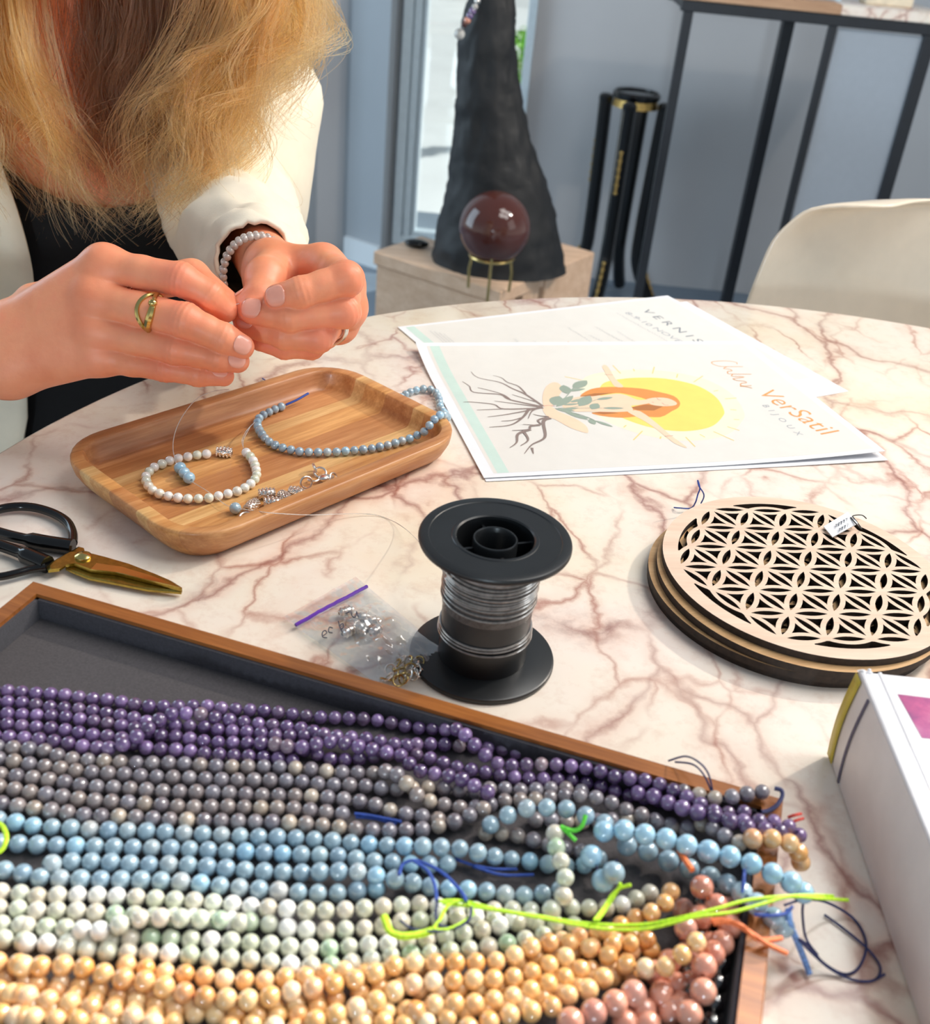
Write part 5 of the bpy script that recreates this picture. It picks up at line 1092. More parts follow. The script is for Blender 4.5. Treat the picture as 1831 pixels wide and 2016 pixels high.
cord('red_string', 'tiny red and purple knot at the tip of the amethyst strand', C3([(1552, 1609, 30), (1564, 1605, 32), (1578, 1602, 32)], 30), .6, REDC, more=[C3([(1560, 1618, 30), (1572, 1614, 31), (1582, 1611, 31)], 30)])
cord('orange_string', 'thick orange cord hanging over the right rim', C3([(1400, 1812, 30), (1430, 1812, 31), (1462, 1824, 31), (1495, 1850, 29), (1539, 1847, 27)], 30), .95, ORANGEC, more=[C3([(1405, 1818, 30), (1440, 1816, 31), (1480, 1838, 30), (1510, 1858, 29), (1549, 1877, 26)], 30)])
cord('orange_string', 'short orange cord at the top of the peach strand', C3([(1338, 1676, 30), (1351, 1696, 32), (1363, 1713, 33)], 30), 1.2, ORANGEC)
cord('navy_string', 'long navy thread curling on the marble right of the case', C3([(1545, 1782, 26), (1580, 1772, 20), (1626, 1776, 8), (1680, 1808, 1), (1705, 1854, 1), (1694, 1900, 1), (1665, 1918, 1), (1623, 1897, 4), (1590, 1860, 12), (1565, 1845, 18)], 1), .5, NAVYC, more=[C3([(1623, 1801, 1), (1662, 1829, 1), (1708, 1868, 1), (1733, 1904, 1), (1722, 1929, 1), (1680, 1929, 1), (1630, 1904, 4), (1573, 1851, 18)], 1), C3([(1582, 1772, 20), (1580, 1800, 14), (1587, 1847, 8), (1610, 1880, 4)], 1), C3([(1722, 1929, 1), (1742, 1918, 1)], 1)])
cord('blue_string', 'blue cord end hanging from the last blue beads', C3([(1552, 1790, 26), (1556, 1820, 24), (1570, 1855, 14), (1584, 1890, 4), (1594, 1918, 2)], 10), 1.2, PALEBL)
cord('blue_string', 'blue cord tied round the blue beads at the rim', C3([(1466, 1712, 34), (1464, 1735, 33), (1461, 1758, 31)], 30), .65, BLUEC, more=[C3([(1485, 1800, 32), (1515, 1802, 32), (1545, 1798, 30), (1560, 1785, 28)], 30)])
# ------------------------------------------------------------------ the seated person
# smooth-union distance fields meshed with surface nets: one continuous skin
def seg_d(G, a, b, ra, rb):
    a = np.asarray(a, float); b = np.asarray(b, float); ab = b - a
    t = np.clip(((G[0] - a[0]) * ab[0] + (G[1] - a[1]) * ab[1] + (G[2] - a[2]) * ab[2]) / (ab @ ab + 1e-9), 0, 1).astype(np.float32)
    dx, dy, dz = G[0] - a[0] - t * ab[0], G[1] - a[1] - t * ab[1], G[2] - a[2] - t * ab[2]
    return np.sqrt(dx * dx + dy * dy + dz * dz) - (ra + (rb - ra) * t)
def ell_d(G, c, r, R=None):
    d = [G[k] - c[k] for k in range(3)]
    if R is not None: d = [R[0][k] * d[0] + R[1][k] * d[1] + R[2][k] * d[2] for k in range(3)]
    q = np.sqrt(sum((d[k] / r[k]) ** 2 for k in range(3))); return (q - 1) * min(r)
def smin(a, b, k):
    if a is None: return b
    h = np.clip(.5 + .5 * (b - a) / k, 0, 1); return b + (a - b) * h - k * h * (1 - h)
def grid_of(lo, hi, h):
    ax = [np.arange(lo[k], hi[k] + h, h, dtype=np.float32) for k in range(3)]
    return np.meshgrid(*ax, indexing='ij', sparse=False), ax
def surface_nets(F, ax):
    s = F < 0; n = np.array(F.shape) - 1
    acc = np.zeros(tuple(n) + (3,), np.float32); cnt = np.zeros(tuple(n), np.float32)
    offs = [(0, 0), (0, 1), (1, 0), (1, 1)]
    for d in range(3):
        o1, o2 = [(1, 2), (0, 2), (0, 1)][d]
        for a, b in offs:
            st = [0, 0, 0]; st[o1] = a; st[o2] = b
            sl0 = [slice(st[k], st[k] + n[k]) for k in range(3)]; sl1 = list(sl0); sl1[d] = slice(1, 1 + n[d]); sl0[d] = slice(0, n[d])
            f0, f1 = F[tuple(sl0)], F[tuple(sl1)]; m = (f0 < 0) != (f1 < 0)
            t = np.where(m, f0 / (f0 - f1 + 1e-12), 0)
            p = [np.full(f0.shape, float(st[k]), np.float32) for k in range(3)]; p[d] = t
            for k in range(3): acc[..., k] += np.where(m, p[k], 0)
            cnt += m
    mask = cnt > 0; idx = -np.ones(tuple(n), np.int64); idx[mask] = np.arange(mask.sum())
    cells = np.argwhere(mask); P = acc[mask] / cnt[mask][:, None] + cells
    h = [ax[k][1] - ax[k][0] for k in range(3)]; V = np.stack([ax[k][0] + P[:, k] * h[k] for k in range(3)], -1)
    faces = []
    for d in range(3):
        u, v = [(1, 2), (2, 0), (0, 1)][d]
        sl0 = [slice(None)] * 3; sl1 = [slice(None)] * 3; sl0[d] = slice(0, n[d]); sl1[d] = slice(1, n[d] + 1)
        a, b = s[tuple(sl0)], s[tuple(sl1)]; E_ = np.argwhere(a != b)
        ok = (E_[:, u] > 0) & (E_[:, v] > 0) & (E_[:, u] < n[u]) & (E_[:, v] < n[v]); E_ = E_[ok]
        q = []
        for du, dv in ((-1, -1), (0, -1), (0, 0), (-1, 0)):
            c = E_.copy(); c[:, u] += du; c[:, v] += dv; q.append(idx[c[:, 0], c[:, 1], c[:, 2]])
        q = np.stack(q, -1); flip = ~a[E_[:, 0], E_[:, 1], E_[:, 2]]; q[flip] = q[flip][:, ::-1]; faces.append(q)
    return V, np.concatenate(faces)

# ---- joints (picture position, distance along the view axis)
T0 = 612.0
def J(u, v, t): return D(u, v, t)
R_F = {  # right hand: index, middle, ring, little  (mcp, pip, dip, tip) with radii
 'index': [((205, 524), T0 + 2, 11.2), ((356, 550), T0 - 8, 9.6), ((412, 582), T0 - 4, 8.6), ((443, 611), T0 + 3, 7.2)],
 'middle': [((186, 588), T0, 11.2), ((365, 631), T0 - 14, 9.9), ((440, 666), T0 - 10, 8.6), ((476, 683), T0 - 5, 7.2)],
 'ring': [((188, 648), T0 + 4, 10.8), ((346, 686), T0 - 6, 8.9), ((430, 705), T0 - 4, 7.9), ((468, 711), T0 + 0, 6.8)],
 'little': [((196, 702), T0 + 9, 10.0), ((326, 724), T0 + 4, 8.0), ((390, 736), T0 + 4, 7.2), ((440, 740), T0 + 6, 6.2)]}
RW = [(J(20, 652, T0 + 18), 16.5), (J(20, 728, T0 + 20), 16.5)]
RE = [(J(-330, 690, T0 + 120), 30), (J(-330, 740, T0 + 122), 28)]
R_T = [((70, 600), T0 + 24, 13), ((240, 560), T0 + 36, 12), ((378, 545), T0 + 24, 10), ((448, 600), T0 + 12, 8.2)]
L_F = {
 'index': [((636, 522), T0 + 46, 11.5), ((682, 549), T0 + 2, 10.2), ((592, 576), T0 - 4, 9.0), ((547, 586), T0 - 1, 7.9)],
 'middle': [((676, 560), T0 + 50, 11.5), ((676, 612), T0 + 10, 10.2), ((570, 624), T0 + 3, 8.8), ((496, 613), T0 + 5, 7.6)],
 'ring': [((684, 606), T0 + 56, 10.6), ((626, 664), T0 + 14, 9.2), ((560, 660), T0 + 12, 8.4), ((484, 640), T0 + 14, 7.0)],
 'little': [((668, 640), T0 + 64, 10), ((612, 682), T0 + 32, 7.8), ((560, 684), T0 + 25, 7.0), ((512, 672), T0 + 22, 6.0)]}
LW = [(J(535, 528, T0 + 64), 16.5), (J(545, 575, T0 + 74), 15)]
LE = [(J(474, 430, T0 + 200), 18), (J(482, 445, T0 + 205), 18)]
L_T = [((542, 530), T0 + 52, 14), ((522, 545), T0 + 26, 11.5), ((512, 588), T0 + 14, 9.8), ((476, 606), T0 + 13, 8.2)]
def hand_field(G, F_, W_, E_, Tm):
    palm = None
    for (p, r), (e, re) in zip(W_, E_): palm = smin(palm, seg_d(G, p, e, r, re), 14)
    mc = [(J(*f[0][0], f[0][1]), f[0][2]) for f in F_.values()]
    for k, (p, r) in enumerate(mc):
        w = W_[0][0] * (1 - k / 3) + W_[1][0] * (k / 3); palm = smin(palm, seg_d(G, w, p, 15.5, r + .8), 9)
    for (p, r), (q, s_) in zip(mc, mc[1:]): palm = smin(palm, seg_d(G, p, q, r - 1.2, s_ - 1.2), 6)
    fing = None
    for f in F_.values():
        P_ = [(J(*a, t), r) for a, t, r in f]; d = None
        for (p, r), (q, s_) in zip(P_, P_[1:]):
            m = (p + q) / 2
            d = smin(d, smin(seg_d(G, p, m, r - .2, (r + s_) / 2 - .9), seg_d(G, m, q, (r + s_) / 2 - .9, s_), 3), 3)
        for k, am in ((1, .26), (2, .18)):          # skin creases across the knuckles
            p = P_[k][0]; ax_ = P_[k + 1][0] - P_[k - 1][0]; ax_ /= np.linalg.norm(ax_)
            q = [G[c] - p[c] for c in range(3)]; s_ = q[0] * ax_[0] + q[1] * ax_[1] + q[2] * ax_[2]; d2_ = q[0] ** 2 + q[1] ** 2 + q[2] ** 2
            d = d + am * np.cos(s_ * 6.283 / 3.1) * np.exp(-(s_ / 4.6) ** 2) * (d2_ < 240)
        fing = smin(fing, d, .5) if fing is not None else d
    out = smin(palm, fing, 7)
    P_ = [(J(*a, t), r) for a, t, r in Tm]; d = None
    for (p, r), (q, s_) in zip(P_, P_[1:]): d = smin(d, seg_d(G, p, q, r, s_), 4)
    d2 = smin(out, d, 5)
    return d2
def bounds(*sets):
    P_ = []
    for s in sets:
        for p, r in s: P_ += [p - r - 8, p + r + 8]
    P_ = np.array(P_); return P_.min(0), P_.max(0)
def hand_mesh(F_, W_, E_, Tm, h):
    js = [(J(*a, t), r) for f in F_.values() for a, t, r in f] + [(J(*a, t), r) for a, t, r in Tm] + W_ + [(W_[0][0] * .35 + E_[0][0] * .65, E_[0][1])]
    lo, hi = bounds(js); G, ax = grid_of(lo, hi, h); return surface_nets(hand_field(G, F_, W_, E_, Tm), ax)
rv, rf = hand_mesh(R_F, RW, RE, R_T, .9)
lv, lf = hand_mesh(L_F, LW, LE, L_T, .9)

# ---- torso frame
FD = np.array([.36, -.933, 0]); FD /= np.linalg.norm(FD); SD = np.array([-FD[1], FD[0], 0])     # SD: towards her left (picture right)
RINGS = [(-300, (-372, 985), 178, 130), (-220, (-370, 980), 172, 122), (-120, (-366, 972), 148, 102), (-30, (-358, 955), 150, 104), (60, (-348, 938), 164, 112), (110, (-346, 940), 172, 104), (150, (-348, 950), 178, 88), (178, (-350, 962), 160, 70), (198, (-351, 966), 120, 58)]
rz_ = np.array([r[0] for r in RINGS])
def tor(z):
    return (np.interp(z, rz_, [r[1][0] for r in RINGS]), np.interp(z, rz_, [r[1][1] for r in RINGS]), np.interp(z, rz_, [r[2] for r in RINGS]), np.interp(z, rz_, [r[3] for r in RINGS]))
def torso_pt(z, th, off=0.0):
    """th = 0 in front, positive towards her left"""
    x, y, a, b = tor(z); s, c = math.sin(th), math.cos(th)
    sq = lambda q: math.copysign(abs(q) ** .86, q)
    p = np.array([x, y, z]) + SD * (a + off) * sq(s) + FD * (b + off) * sq(c); return p
G, ax = grid_of(np.array([-640, 760, -320.]), np.array([-120, 1130, 490.]), 7.0)
def tp(z, s=0, f=0): x, y, a, b = tor(z); return np.array([x, y, z]) + SD * s + FD * f
B_ = None
for z, a, b in ((-260, 165, 118), (-120, 138, 92), (0, 142, 94), (80, 155, 98), (140, 150, 74)):
    x, y, _, _ = tor(z); M3 = np.array([SD, FD, [0, 0, 1]]).T
    B_ = smin(B_, ell_d(G, (x, y, z), (a, b, 105), M3), 40)
for sg in (-1, 1):
    B_ = smin(B_, seg_d(G, tp(165, 40 * sg), tp(158, 128 * sg), 42, 44), 40)
nb = tp(198); HC = nb + np.array([0, 0, 165]) + FD * 62
B_ = smin(B_, seg_d(G, nb, nb + np.array([0, 0, 90]) + FD * 30, 54, 50), 30)
Hf = FD * .80 + np.array([0, 0, -.60]); Hf /= np.linalg.norm(Hf); Hu = np.cross(SD, Hf); Hu *= np.sign(Hu[2])
MH = np.array([SD, Hf, Hu]).T
hp = lambda s, f, u: HC + SD * s + Hf * f + Hu * u
def head_field(G):
    hd = ell_d(G, HC, (76, 92, 108), MH)
    hd = smin(hd, seg_d(G, hp(0, 40, -70), hp(0, 62, -96), 48, 30), 25)          # jaw and chin
    hd = smin(hd, seg_d(G, hp(0, 88, 8), hp(0, 108, -30), 9, 15), 14)            # nose
    hd = smin(hd, seg_d(G, hp(-20, 88, -60), hp(20, 88, -60), 9, 9), 8)          # lips
    for sg in (-1, 1):
        hd = smin(hd, ell_d(G, hp(76 * sg, -8, -6), (9, 22, 32), MH), 8)         # ears
        hd = np.maximum(hd, -seg_d(G, hp(32 * sg, 94, 12), hp(34 * sg, 96, 12), 12, 12))
        hd = smin(hd, ell_d(G, hp(33 * sg, 78, 11), (14, 13, 12), MH), 2)        # eyes
    return hd
hd = head_field(G)
B_ = smin(B_, hd, 18)
bv, bf = surface_nets(B_, ax)
PB = (-360.0, 965.0, -322.0)
mb = MB()
mb.v = [tuple(p) for p in np.concatenate([bv, rv, lv])]
mb.f = [tuple(q) for q in np.concatenate([bf, rf + len(bv), lf + len(bv) + len(rv)])]; mb.m = [0] * len(mb.f)
person = mb.build('person', SKIN, base=PB, sharp=180)
tag(person, 'seated woman with long wavy blonde hair, white jacket and black top, threading beads', 'person')
fls = []
for f in list(R_F.values()) + list(L_F.values()):
    fls += [(J(*f[k][0], f[k][1]), r_, w_f) for k, r_, w_f in ((0, 15, .55), (1, 12, 1.0), (2, 9, .6), (3, 11, .9))]
pv = np.concatenate([bv, rv, lv]); fl_ = np.zeros(len(pv))
for p, r_, w_f in fls: fl_[len(bv):] = np.maximum(fl_[len(bv):], w_f * np.exp(-(((pv[len(bv):] - p) ** 2).sum(1)) / (r_ * r_)))
person.data.attributes.new('flush', 'FLOAT', 'POINT').data.foreach_set('value', fl_.astype(np.float32))
sm = person.modifiers.new('soften', 'SMOOTH'); sm.factor = .5; sm.iterations = 1
# face details: brows, lowered eyes, lips
def fsurf(s_, u_):
    fs = np.linspace(135, 30, 260); P_ = np.array([hp(s_, f_, u_) for f_ in fs]); v = head_field([P_[:, k] for k in range(3)]); i = int(np.argmax(v < 0)); return fs[i]
BROW = plain('brow_hair', (120, 82, 50), .8); LIP = plain('lip', (206, 112, 100), .4); EYEW = plain('eye_white', (236, 232, 226), .2); IRIS = plain('iris', (70, 80, 84), .2)
for sg in (-1, 1):
    mb = MB(); mb.tube([hp(sg * x, fsurf(sg * x, 31 + 4 * math.sin((x - 14) / 34 * 3.14)) + .6, 31 + 4 * math.sin((x - 14) / 34 * 3.14)) for x in np.linspace(14, 50, 9)], [2.2] * 6 + [1.8, 1.3, .8], 8, flat=.5); mb.build('eyebrow', BROW, parent=person)
    mb = MB(); mb.tube([hp(sg * x, fsurf(sg * x, 5 - 2.5 * math.sin((x - 20) / 27 * 3.14)) + .3, 5 - 2.5 * math.sin((x - 20) / 27 * 3.14)) for x in np.linspace(20, 47, 9)], [.8] * 9, 6); mb.build('eyelashes', BROW, parent=person)
    mb = MB(); mb.tube([hp(sg * x, fsurf(sg * x, 1) - .1, 1 - 1.5 * math.sin((x - 23) / 22 * 3.14)) for x in np.linspace(23, 44, 7)], [1.0] * 7, 6); mb.build('eye', EYEW, parent=person)
for u_, w_, nm in ((-55, 20, 'upper_lip'), (-64, 17, 'lower_lip')):
    mb = MB(); mb.tube([hp(x, fsurf(x, u_) - .6, u_ + (1.2 if u_ > -60 else -1.2) * math.cos(x / w_ * 1.5)) for x in np.linspace(-w_, w_, 11)], [1.2, 2.6, 3.6, 4.2, 4.4, 4.0, 4.4, 4.2, 3.6, 2.6, 1.2], 10, flat=.6); mb.build(nm, LIP, parent=person)
# fingernails
def nail(tipj, prevj, dors, w, l, name='fingernail'):
    t = np.array(tipj[0]); p = np.array(prevj[0]); r = tipj[1]; lseg = np.linalg.norm(t - p); ax_ = (t - p) / np.linalg.norm(t - p)
    n_ = np.array(dors, float); n_ -= ax_ * (n_ @ ax_); n_ /= np.linalg.norm(n_); s_ = np.cross(n_, ax_)
    mb = MB()
    def fn(i, j):
        a = (i * 2 - 1); b = (j * 2 - 1); k = math.sqrt(max(.02, 1 - .96 * abs(b) ** (3.0 if b < 0 else 3.6))); wv = w * a * k
        along = l * b - 1.6; rl = r + (prevj[1] - r) * min(1, max(0, -along) / lseg)
        cap = math.sqrt(max(1, rl * rl - max(0, along) ** 2)); z = math.sqrt(max(.5, (cap * .985) ** 2 - wv * wv * .92))
        return t + ax_ * along + s_ * wv + n_ * (z + .12 - .5 * max(0, -b - .6))
    mb.grid(fn, 8, 10); o = mb.build(name, NAIL, parent=person, sharp=180)
    so = o.modifiers.new('t', 'SOLIDIFY'); so.thickness = .0008; so.offset = -1
def jt(f, k): a, t, r = f[k]; return (J(*a, t), r)
TOC = -FW
nail(jt(R_F['middle'], 3), jt(R_F['middle'], 2), TOC + RT * .35, 5.0, 5.2); nail(jt(R_F['ring'], 3), jt(R_F['ring'], 2), TOC + RT * .5, 4.7, 4.9)
nail(jt(R_F['little'], 3), jt(R_F['little'], 2), TOC * .8 + UP * .35 + RT * .3, 4.0, 4.4)
nail(jt(L_F['index'], 3), jt(L_F['index'], 2), TOC - RT * .3 - UP * .1, 5.8, 6.0); nail(jt(L_F['middle'], 3), jt(L_F['middle'], 2), TOC - RT * .3 + UP * .2, 5.6, 5.8)
nail(jt(L_F['ring'], 3), jt(L_F['ring'], 2), TOC * .8 - RT * .3 + UP * .4, 5.0, 5.2)
nail(jt(R_T, 3), jt(R_T, 2), -TOC + UP * .5, 5.6, 5.8); nail(jt(L_T, 3), jt(L_T, 2), UP * .8 - RT * .5, 5.6, 5.6)

# ---- rings and bracelet
pm, pp_ = jt(R_F['middle'], 0), jt(R_F['middle'], 1); rc = pm[0] * .34 + pp_[0] * .66; axr = (pp_[0] - pm[0]) / np.linalg.norm(pp_[0] - pm[0])
r1 = TOC - axr * (TOC @ axr); r1 /= np.linalg.norm(r1); r2 = np.cross(axr, r1)
mb = MB()
for sg in (-1, 1):
    pts = []
    for a in np.linspace(-1.75, 1.75, 26):
        open_ = math.cos(a * .9) ** 2 * 4.6 * sg if abs(a) < 1.6 else 0
        pts.append(rc + (r1 * math.cos(a) + r2 * math.sin(a)) * 10.6 + axr * open_)
    wv = [1.3 + 1.0 * max(0, math.cos((a - .5) * 1.3)) * (sg > 0) for a in np.linspace(-1.75, 1.75, 26)]
    mb.tube(pts, wv, 8)
mb.tube([rc + (r1 * math.cos(a) + r2 * math.sin(a)) * 10.4 for a in np.linspace(1.7, 4.58, 20)], 1.2, 8)
mb.sphere(rc + r1 * 11.2 + axr * 4.6 - r2 * 4.0 * (1 if (r2 @ UP) < 0 else -1), (2.6, 2.6, 2.2), 12, 8)
mb.build('gold_ring', GOLDP, parent=person, label='gold serpent ring on the middle finger of her right hand')
pm, pp_ = jt(L_F['ring'], 0), jt(L_F['ring'], 1); rc = pm[0] * .36 + pp_[0] * .64; axr = (pp_[0] - pm[0]) / np.linalg.norm(pp_[0] - pm[0])
r1 = TOC - axr * (TOC @ axr); r1 /= np.linalg.norm(r1); r2 = np.cross(axr, r1)
mb = MB()
for o_, rr in ((-1.2, 1.3), (1.3, 1.0)): mb.tube([rc + axr * o_ + (r1 * math.cos(a) + r2 * math.sin(a)) * 10.9 for a in np.linspace(0, 6.283, 36, endpoint=False)], rr, 8, True)
q = rc - axr * 2.2 + (r1 * .75 + RT * .4 - UP * .45) * 10.2; mb.sphere(q, 2.1, 10, 7)
for k in range(4): mb.sphere(q + UP * 1.7 * math.cos(k * 1.57) + RT * 1.7 * math.sin(k * 1.57), .9, 7, 5)
mb.build('silver_ring_pair', SILVER, parent=person, label='silver rings with a small stone on her left ring finger')
wc = J(508, 545, T0 + 76); wa = LE[0][0] - LW[0][0]; wa /= np.linalg.norm(wa); a1 = np.cross(wa, [0, 0, 1]); a1 /= np.linalg.norm(a1); a2 = np.cross(wa, a1)
mb = MB()
for row in (0, 5.2):
    for a in np.linspace(0, 6.283, 36, endpoint=False): mb.sphere(wc + wa * row + (a1 * math.cos(a) * 22 + a2 * math.sin(a) * 26), 2.5, 9, 6)
mb.build('bead_bracelet_on_wrist', CLEARB, parent=person, kind='stuff', label='clear bead bracelet on her left wrist')
cord('nylon_thread', 'thread held taut between the fingertips of both hands', [J(446, 606, T0 + 2), J(470, 598, T0 + 3), J(500, 596, T0 + 6)], .3, NYLON, 'thread')

# ---- black top with scooped neck
def top_z(th): return 78 + 118 * min(1, (abs(th) / 1.0)) ** 1.6
mb = MB(); NT_ = 64; rows = []
for k in range(26):
    row = []
    for j in range(NT_):
        th = -math.pi + 2 * math.pi * j / NT_; zt = min(top_z(th), 192); z = -300 + (zt + 300) * k / 25; row.append(torso_pt(z, th, 5))
    rows.append(row)
for k in range(2): rows.append([p - (np.array([*tor(p[2])[:2], p[2]]) * 0 + (p - np.array([*tor(p[2])[:2], p[2]])) * (.02 + .05 * k)) + np.array([0, 0, 1.0 - 2 * k]) for p in rows[25]])
mb.loft(rows, True, True, False); mb.build('black_top', BLACKTOP, parent=person, sharp=60)

# ---- white jacket: open front panels, back, sleeves
def edge_theta(z, side):
    tgt = [(250, -15), (307, 0), (340, 12), (410, 41), (440, 52), (505, 68), (562, 74), (640, 72), (763, 63), (800, 59), (855, 55), (1000, 45)] if side < 0 else [(200, 245), (300, 280), (390, 311), (470, 352), (560, 392), (700, 420), (1000, 440)]
    vs, us = zip(*tgt); best = None
    for th in np.linspace(0, 1.5, 76):
        p = torso_pt(z, side * th, 14); u, v = PX(p); e = abs(u - np.interp(v, vs, us))
        if best is None or e < best[0]: best = (e, th)
    return best[1]
zs = np.linspace(-296, 194, 40); eL = np.array([edge_theta(z, -1) for z in zs]); eR = np.array([edge_theta(z, 1) for z in zs])
ker = np.ones(5) / 5; eL = np.convolve(np.pad(eL, 2, 'edge'), ker, 'valid'); eR = np.convolve(np.pad(eR, 2, 'edge'), ker, 'valid')
rows = []
for z, a, b in zip(zs, eL, eR):
    row = []
    for j in range(73):
        t = j / 72; th = b + (2 * math.pi - a - b) * t
        w = mnoise.noise(Vector((math.sin(th) * 2.3, math.cos(th) * 2.3, z * .012))) * 4 + mnoise.noise(Vector((th * 3.1, z * .03, 4.0))) * 2
        fl_ = 7 * math.exp(-(min(t, 1 - t) / .03) ** 2); row.append(torso_pt(z, th, 13 + w + fl_))
    rows.append(row)
mb = MB(); mb.loft(rows, False, False, False)
jk = mb.build('jacket', JACKET, parent=person, sharp=180); so = jk.modifiers.new('t', 'SOLIDIFY'); so.thickness = .0028; so.offset = 1
def sleeve(pts, name, cuff_in=True, wr=1.0):
    P_ = catmull([p for p, r in pts], 10); R_ = catmull([(r, 0, 0) for p, r in pts], 10); rr = [r[0] for r in R_]
    rings = []; n = 44; u = np.array([0, 0, 1.0]); m = len(P_)
    for i in range(m):
        t = P_[min(i + 1, m - 1)] - P_[max(i - 1, 0)]; t /= np.linalg.norm(t); u = u - t * (u @ t); u /= np.linalg.norm(u); w = np.cross(t, u); ring_ = []
        for j in range(n):
            a = 2 * math.pi * j / n
            q = Vector((math.cos(a) * 1.3 + i * .03, math.sin(a) * 1.3, i * .16 + math.sin(a * 2) * .35))
            wr_ = mnoise.fractal(q, .8, 2, 3) * 6.5 * wr + math.sin(i * .62 + 1.4 * math.sin(a + i * .07) + mnoise.noise(q) * 2.4) * 2.6 * wr * (1 if 8 < i < m - 6 else .4)
            ring_.append(P_[i] + (rr[i] + wr_) * (math.cos(a) * w + math.sin(a) * u))
        rings.append(ring_)
    last = rings[-1]; c = P_[-1]
    rings += [[c + (p - c) * .95 for p in last], [c + (p - c) * .9 + (P_[-3] - c) * .35 for p in last], [c + (p - c) * .86 + (P_[-6] - c) * .9 for p in last]]
    mb = MB(); mb.loft(rings, True, False, False); o = mb.build(name, JACKET, parent=person, sharp=180); return o
Ls = tp(150, 88)
sleeve([(Ls, 50), (J(378, 215, 905), 54), (J(414, 330, 885), 54), (J(446, 410, 860), 54), (J(476, 465, 800), 47), (J(498, 505, 745), 38), (J(510, 528, T0 + 92), 31)], 'left_sleeve')
Rs = tp(150, -150)
sleeve([(Rs, 60), (J(-330, 420, 880), 54), (J(-400, 640, 840), 54), (J(-330, 720, 770), 50), (J(-200, 712, T0 + 80), 42)], 'right_sleeve')
# ---- trousers, shoes and seat (below the table top)
G, ax = grid_of(np.array([-640, 560, -752.]), np.array([10, 1180, -150.]), 11.0)
Tq = None
for sg in (-1, 1):
    hip = tp(-235, 88 * sg); kn = tp(-235, 120 * sg, 390) + np.array([0, 0, -12]); an = tp(-235, 120 * sg, 350); an[2] = -690
    Tq = smin(Tq, seg_d(G, hip, kn, 84, 60), 30); Tq = smin(Tq, seg_d(G, kn, an, 58, 46), 20)
    Tq = smin(Tq, ell_d(G, tp(-250, 0), (165, 118, 70), np.array([SD, FD, [0, 0, 1]]).T), 30)
tv, tf = surface_nets(Tq, ax); mb = MB(); mb.v = [tuple(p) for p in tv]; mb.f = [tuple(q) for q in tf]; mb.m = [0] * len(mb.f); mb.build('trousers', TROUSER, parent=person, sharp=180)
for sg in (-1, 1):
    a_ = tp(-235, 120 * sg, 330); f_ = tp(-235, 124 * sg, 470); mb = MB(); mb.tube([(a_[0], a_[1], -708), ((a_[0] + f_[0]) / 2, (a_[1] + f_[1]) / 2, -712), (f_[0], f_[1], -722), (f_[0] + FD[0] * 25, f_[1] + FD[1] * 25, -730)], [42, 44, 36, 18], 16); mb.build('shoe', BLACKTOP, parent=person)
sx0, sy0 = tp(-300)[:2]
seat = thing('stool', 'round white stool under the seated woman', 'stool', (sx0, sy0, -750))
mb = MB(); mb.lathe([(0, -322), (170, -322), (182, -330), (182, -345), (170, -352), (0, -352)], (sx0, sy0, 0), 40); mb.build('seat', CHAIRPL, parent=seat)
mb = MB(); mb.lathe([(0, -750), (190, -750), (190, -740), (40, -728), (30, -700), (30, -352), (0, -352)], (sx0, sy0, 0), 32); mb.build('pedestal', BLACKMET, parent=seat)

# ---- hair
hr = random.Random(21)
def scalp(s, f, u): q = np.array([s, f, u], float); q = q / np.linalg.norm(q); return HC + SD * q[0] * 80 + Hf * q[1] * 96 + Hu * q[2] * 112
guides = []; under = []
def G_(root, pts, n, spread, curl, fq=None, dst=None): (guides if dst is None else dst).append((scalp(*root), pts, n, spread, curl, fq or hr.uniform(1.8, 3.4)))
U = hr.uniform
# left fall (her right side): blonde waves down to the black top
for k in range(58):
    x0 = U(-200, 62); ln = U(.5, 1.0); tt = U(770, 850); dr = U(-28, 28); q = (x0 + 200) / 262
    pts = [(x0 - 10, -260, tt + 25), (x0 + 2, -60, tt + 10), (x0 + 18 + dr * .3, 90 * ln + 10, tt), (x0 + 36 + dr, 230 * ln + 10, tt - 8), (x0 + 66 + dr, 350 * ln + 15, tt - 14), (x0 + 90 + dr * 1.6 + 26 * q, 455 * ln + 15, tt - 12)]
    G_((-.8, U(-.2, .6), U(.2, .9)), pts, 36, 4.6, U(6, 14))
for k in range(16):   # tips trailing to the middle, over the neckline
    x0 = U(-20, 120); tt = U(768, 800); e_ = U(110, 340); pts = [(x0 - 60, -200, tt + 20), (x0 - 30, 0, tt), (x0 + 5, 170, tt), (x0 * .6 + e_ * .4, 290, tt), (x0 * .35 + e_ * .65, 380, tt - 8), (e_, U(385, 492), tt - 10)]
    G_((-.6, .5, .6), pts, 20, 4.5, U(5, 11))
# inner lengths behind, the head's shade painted in as dark brown
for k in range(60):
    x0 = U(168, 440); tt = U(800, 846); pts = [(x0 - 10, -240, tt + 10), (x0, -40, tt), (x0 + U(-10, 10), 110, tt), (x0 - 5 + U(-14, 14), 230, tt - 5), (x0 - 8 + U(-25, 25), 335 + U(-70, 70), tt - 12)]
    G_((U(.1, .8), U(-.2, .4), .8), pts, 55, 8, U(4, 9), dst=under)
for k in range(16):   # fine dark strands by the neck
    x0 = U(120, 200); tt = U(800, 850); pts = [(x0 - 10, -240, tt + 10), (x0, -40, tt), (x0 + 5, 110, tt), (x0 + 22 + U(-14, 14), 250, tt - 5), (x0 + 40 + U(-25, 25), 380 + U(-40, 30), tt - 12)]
    G_((-.2, .2, .9), pts, 9, 8, U(4, 9), dst=under)
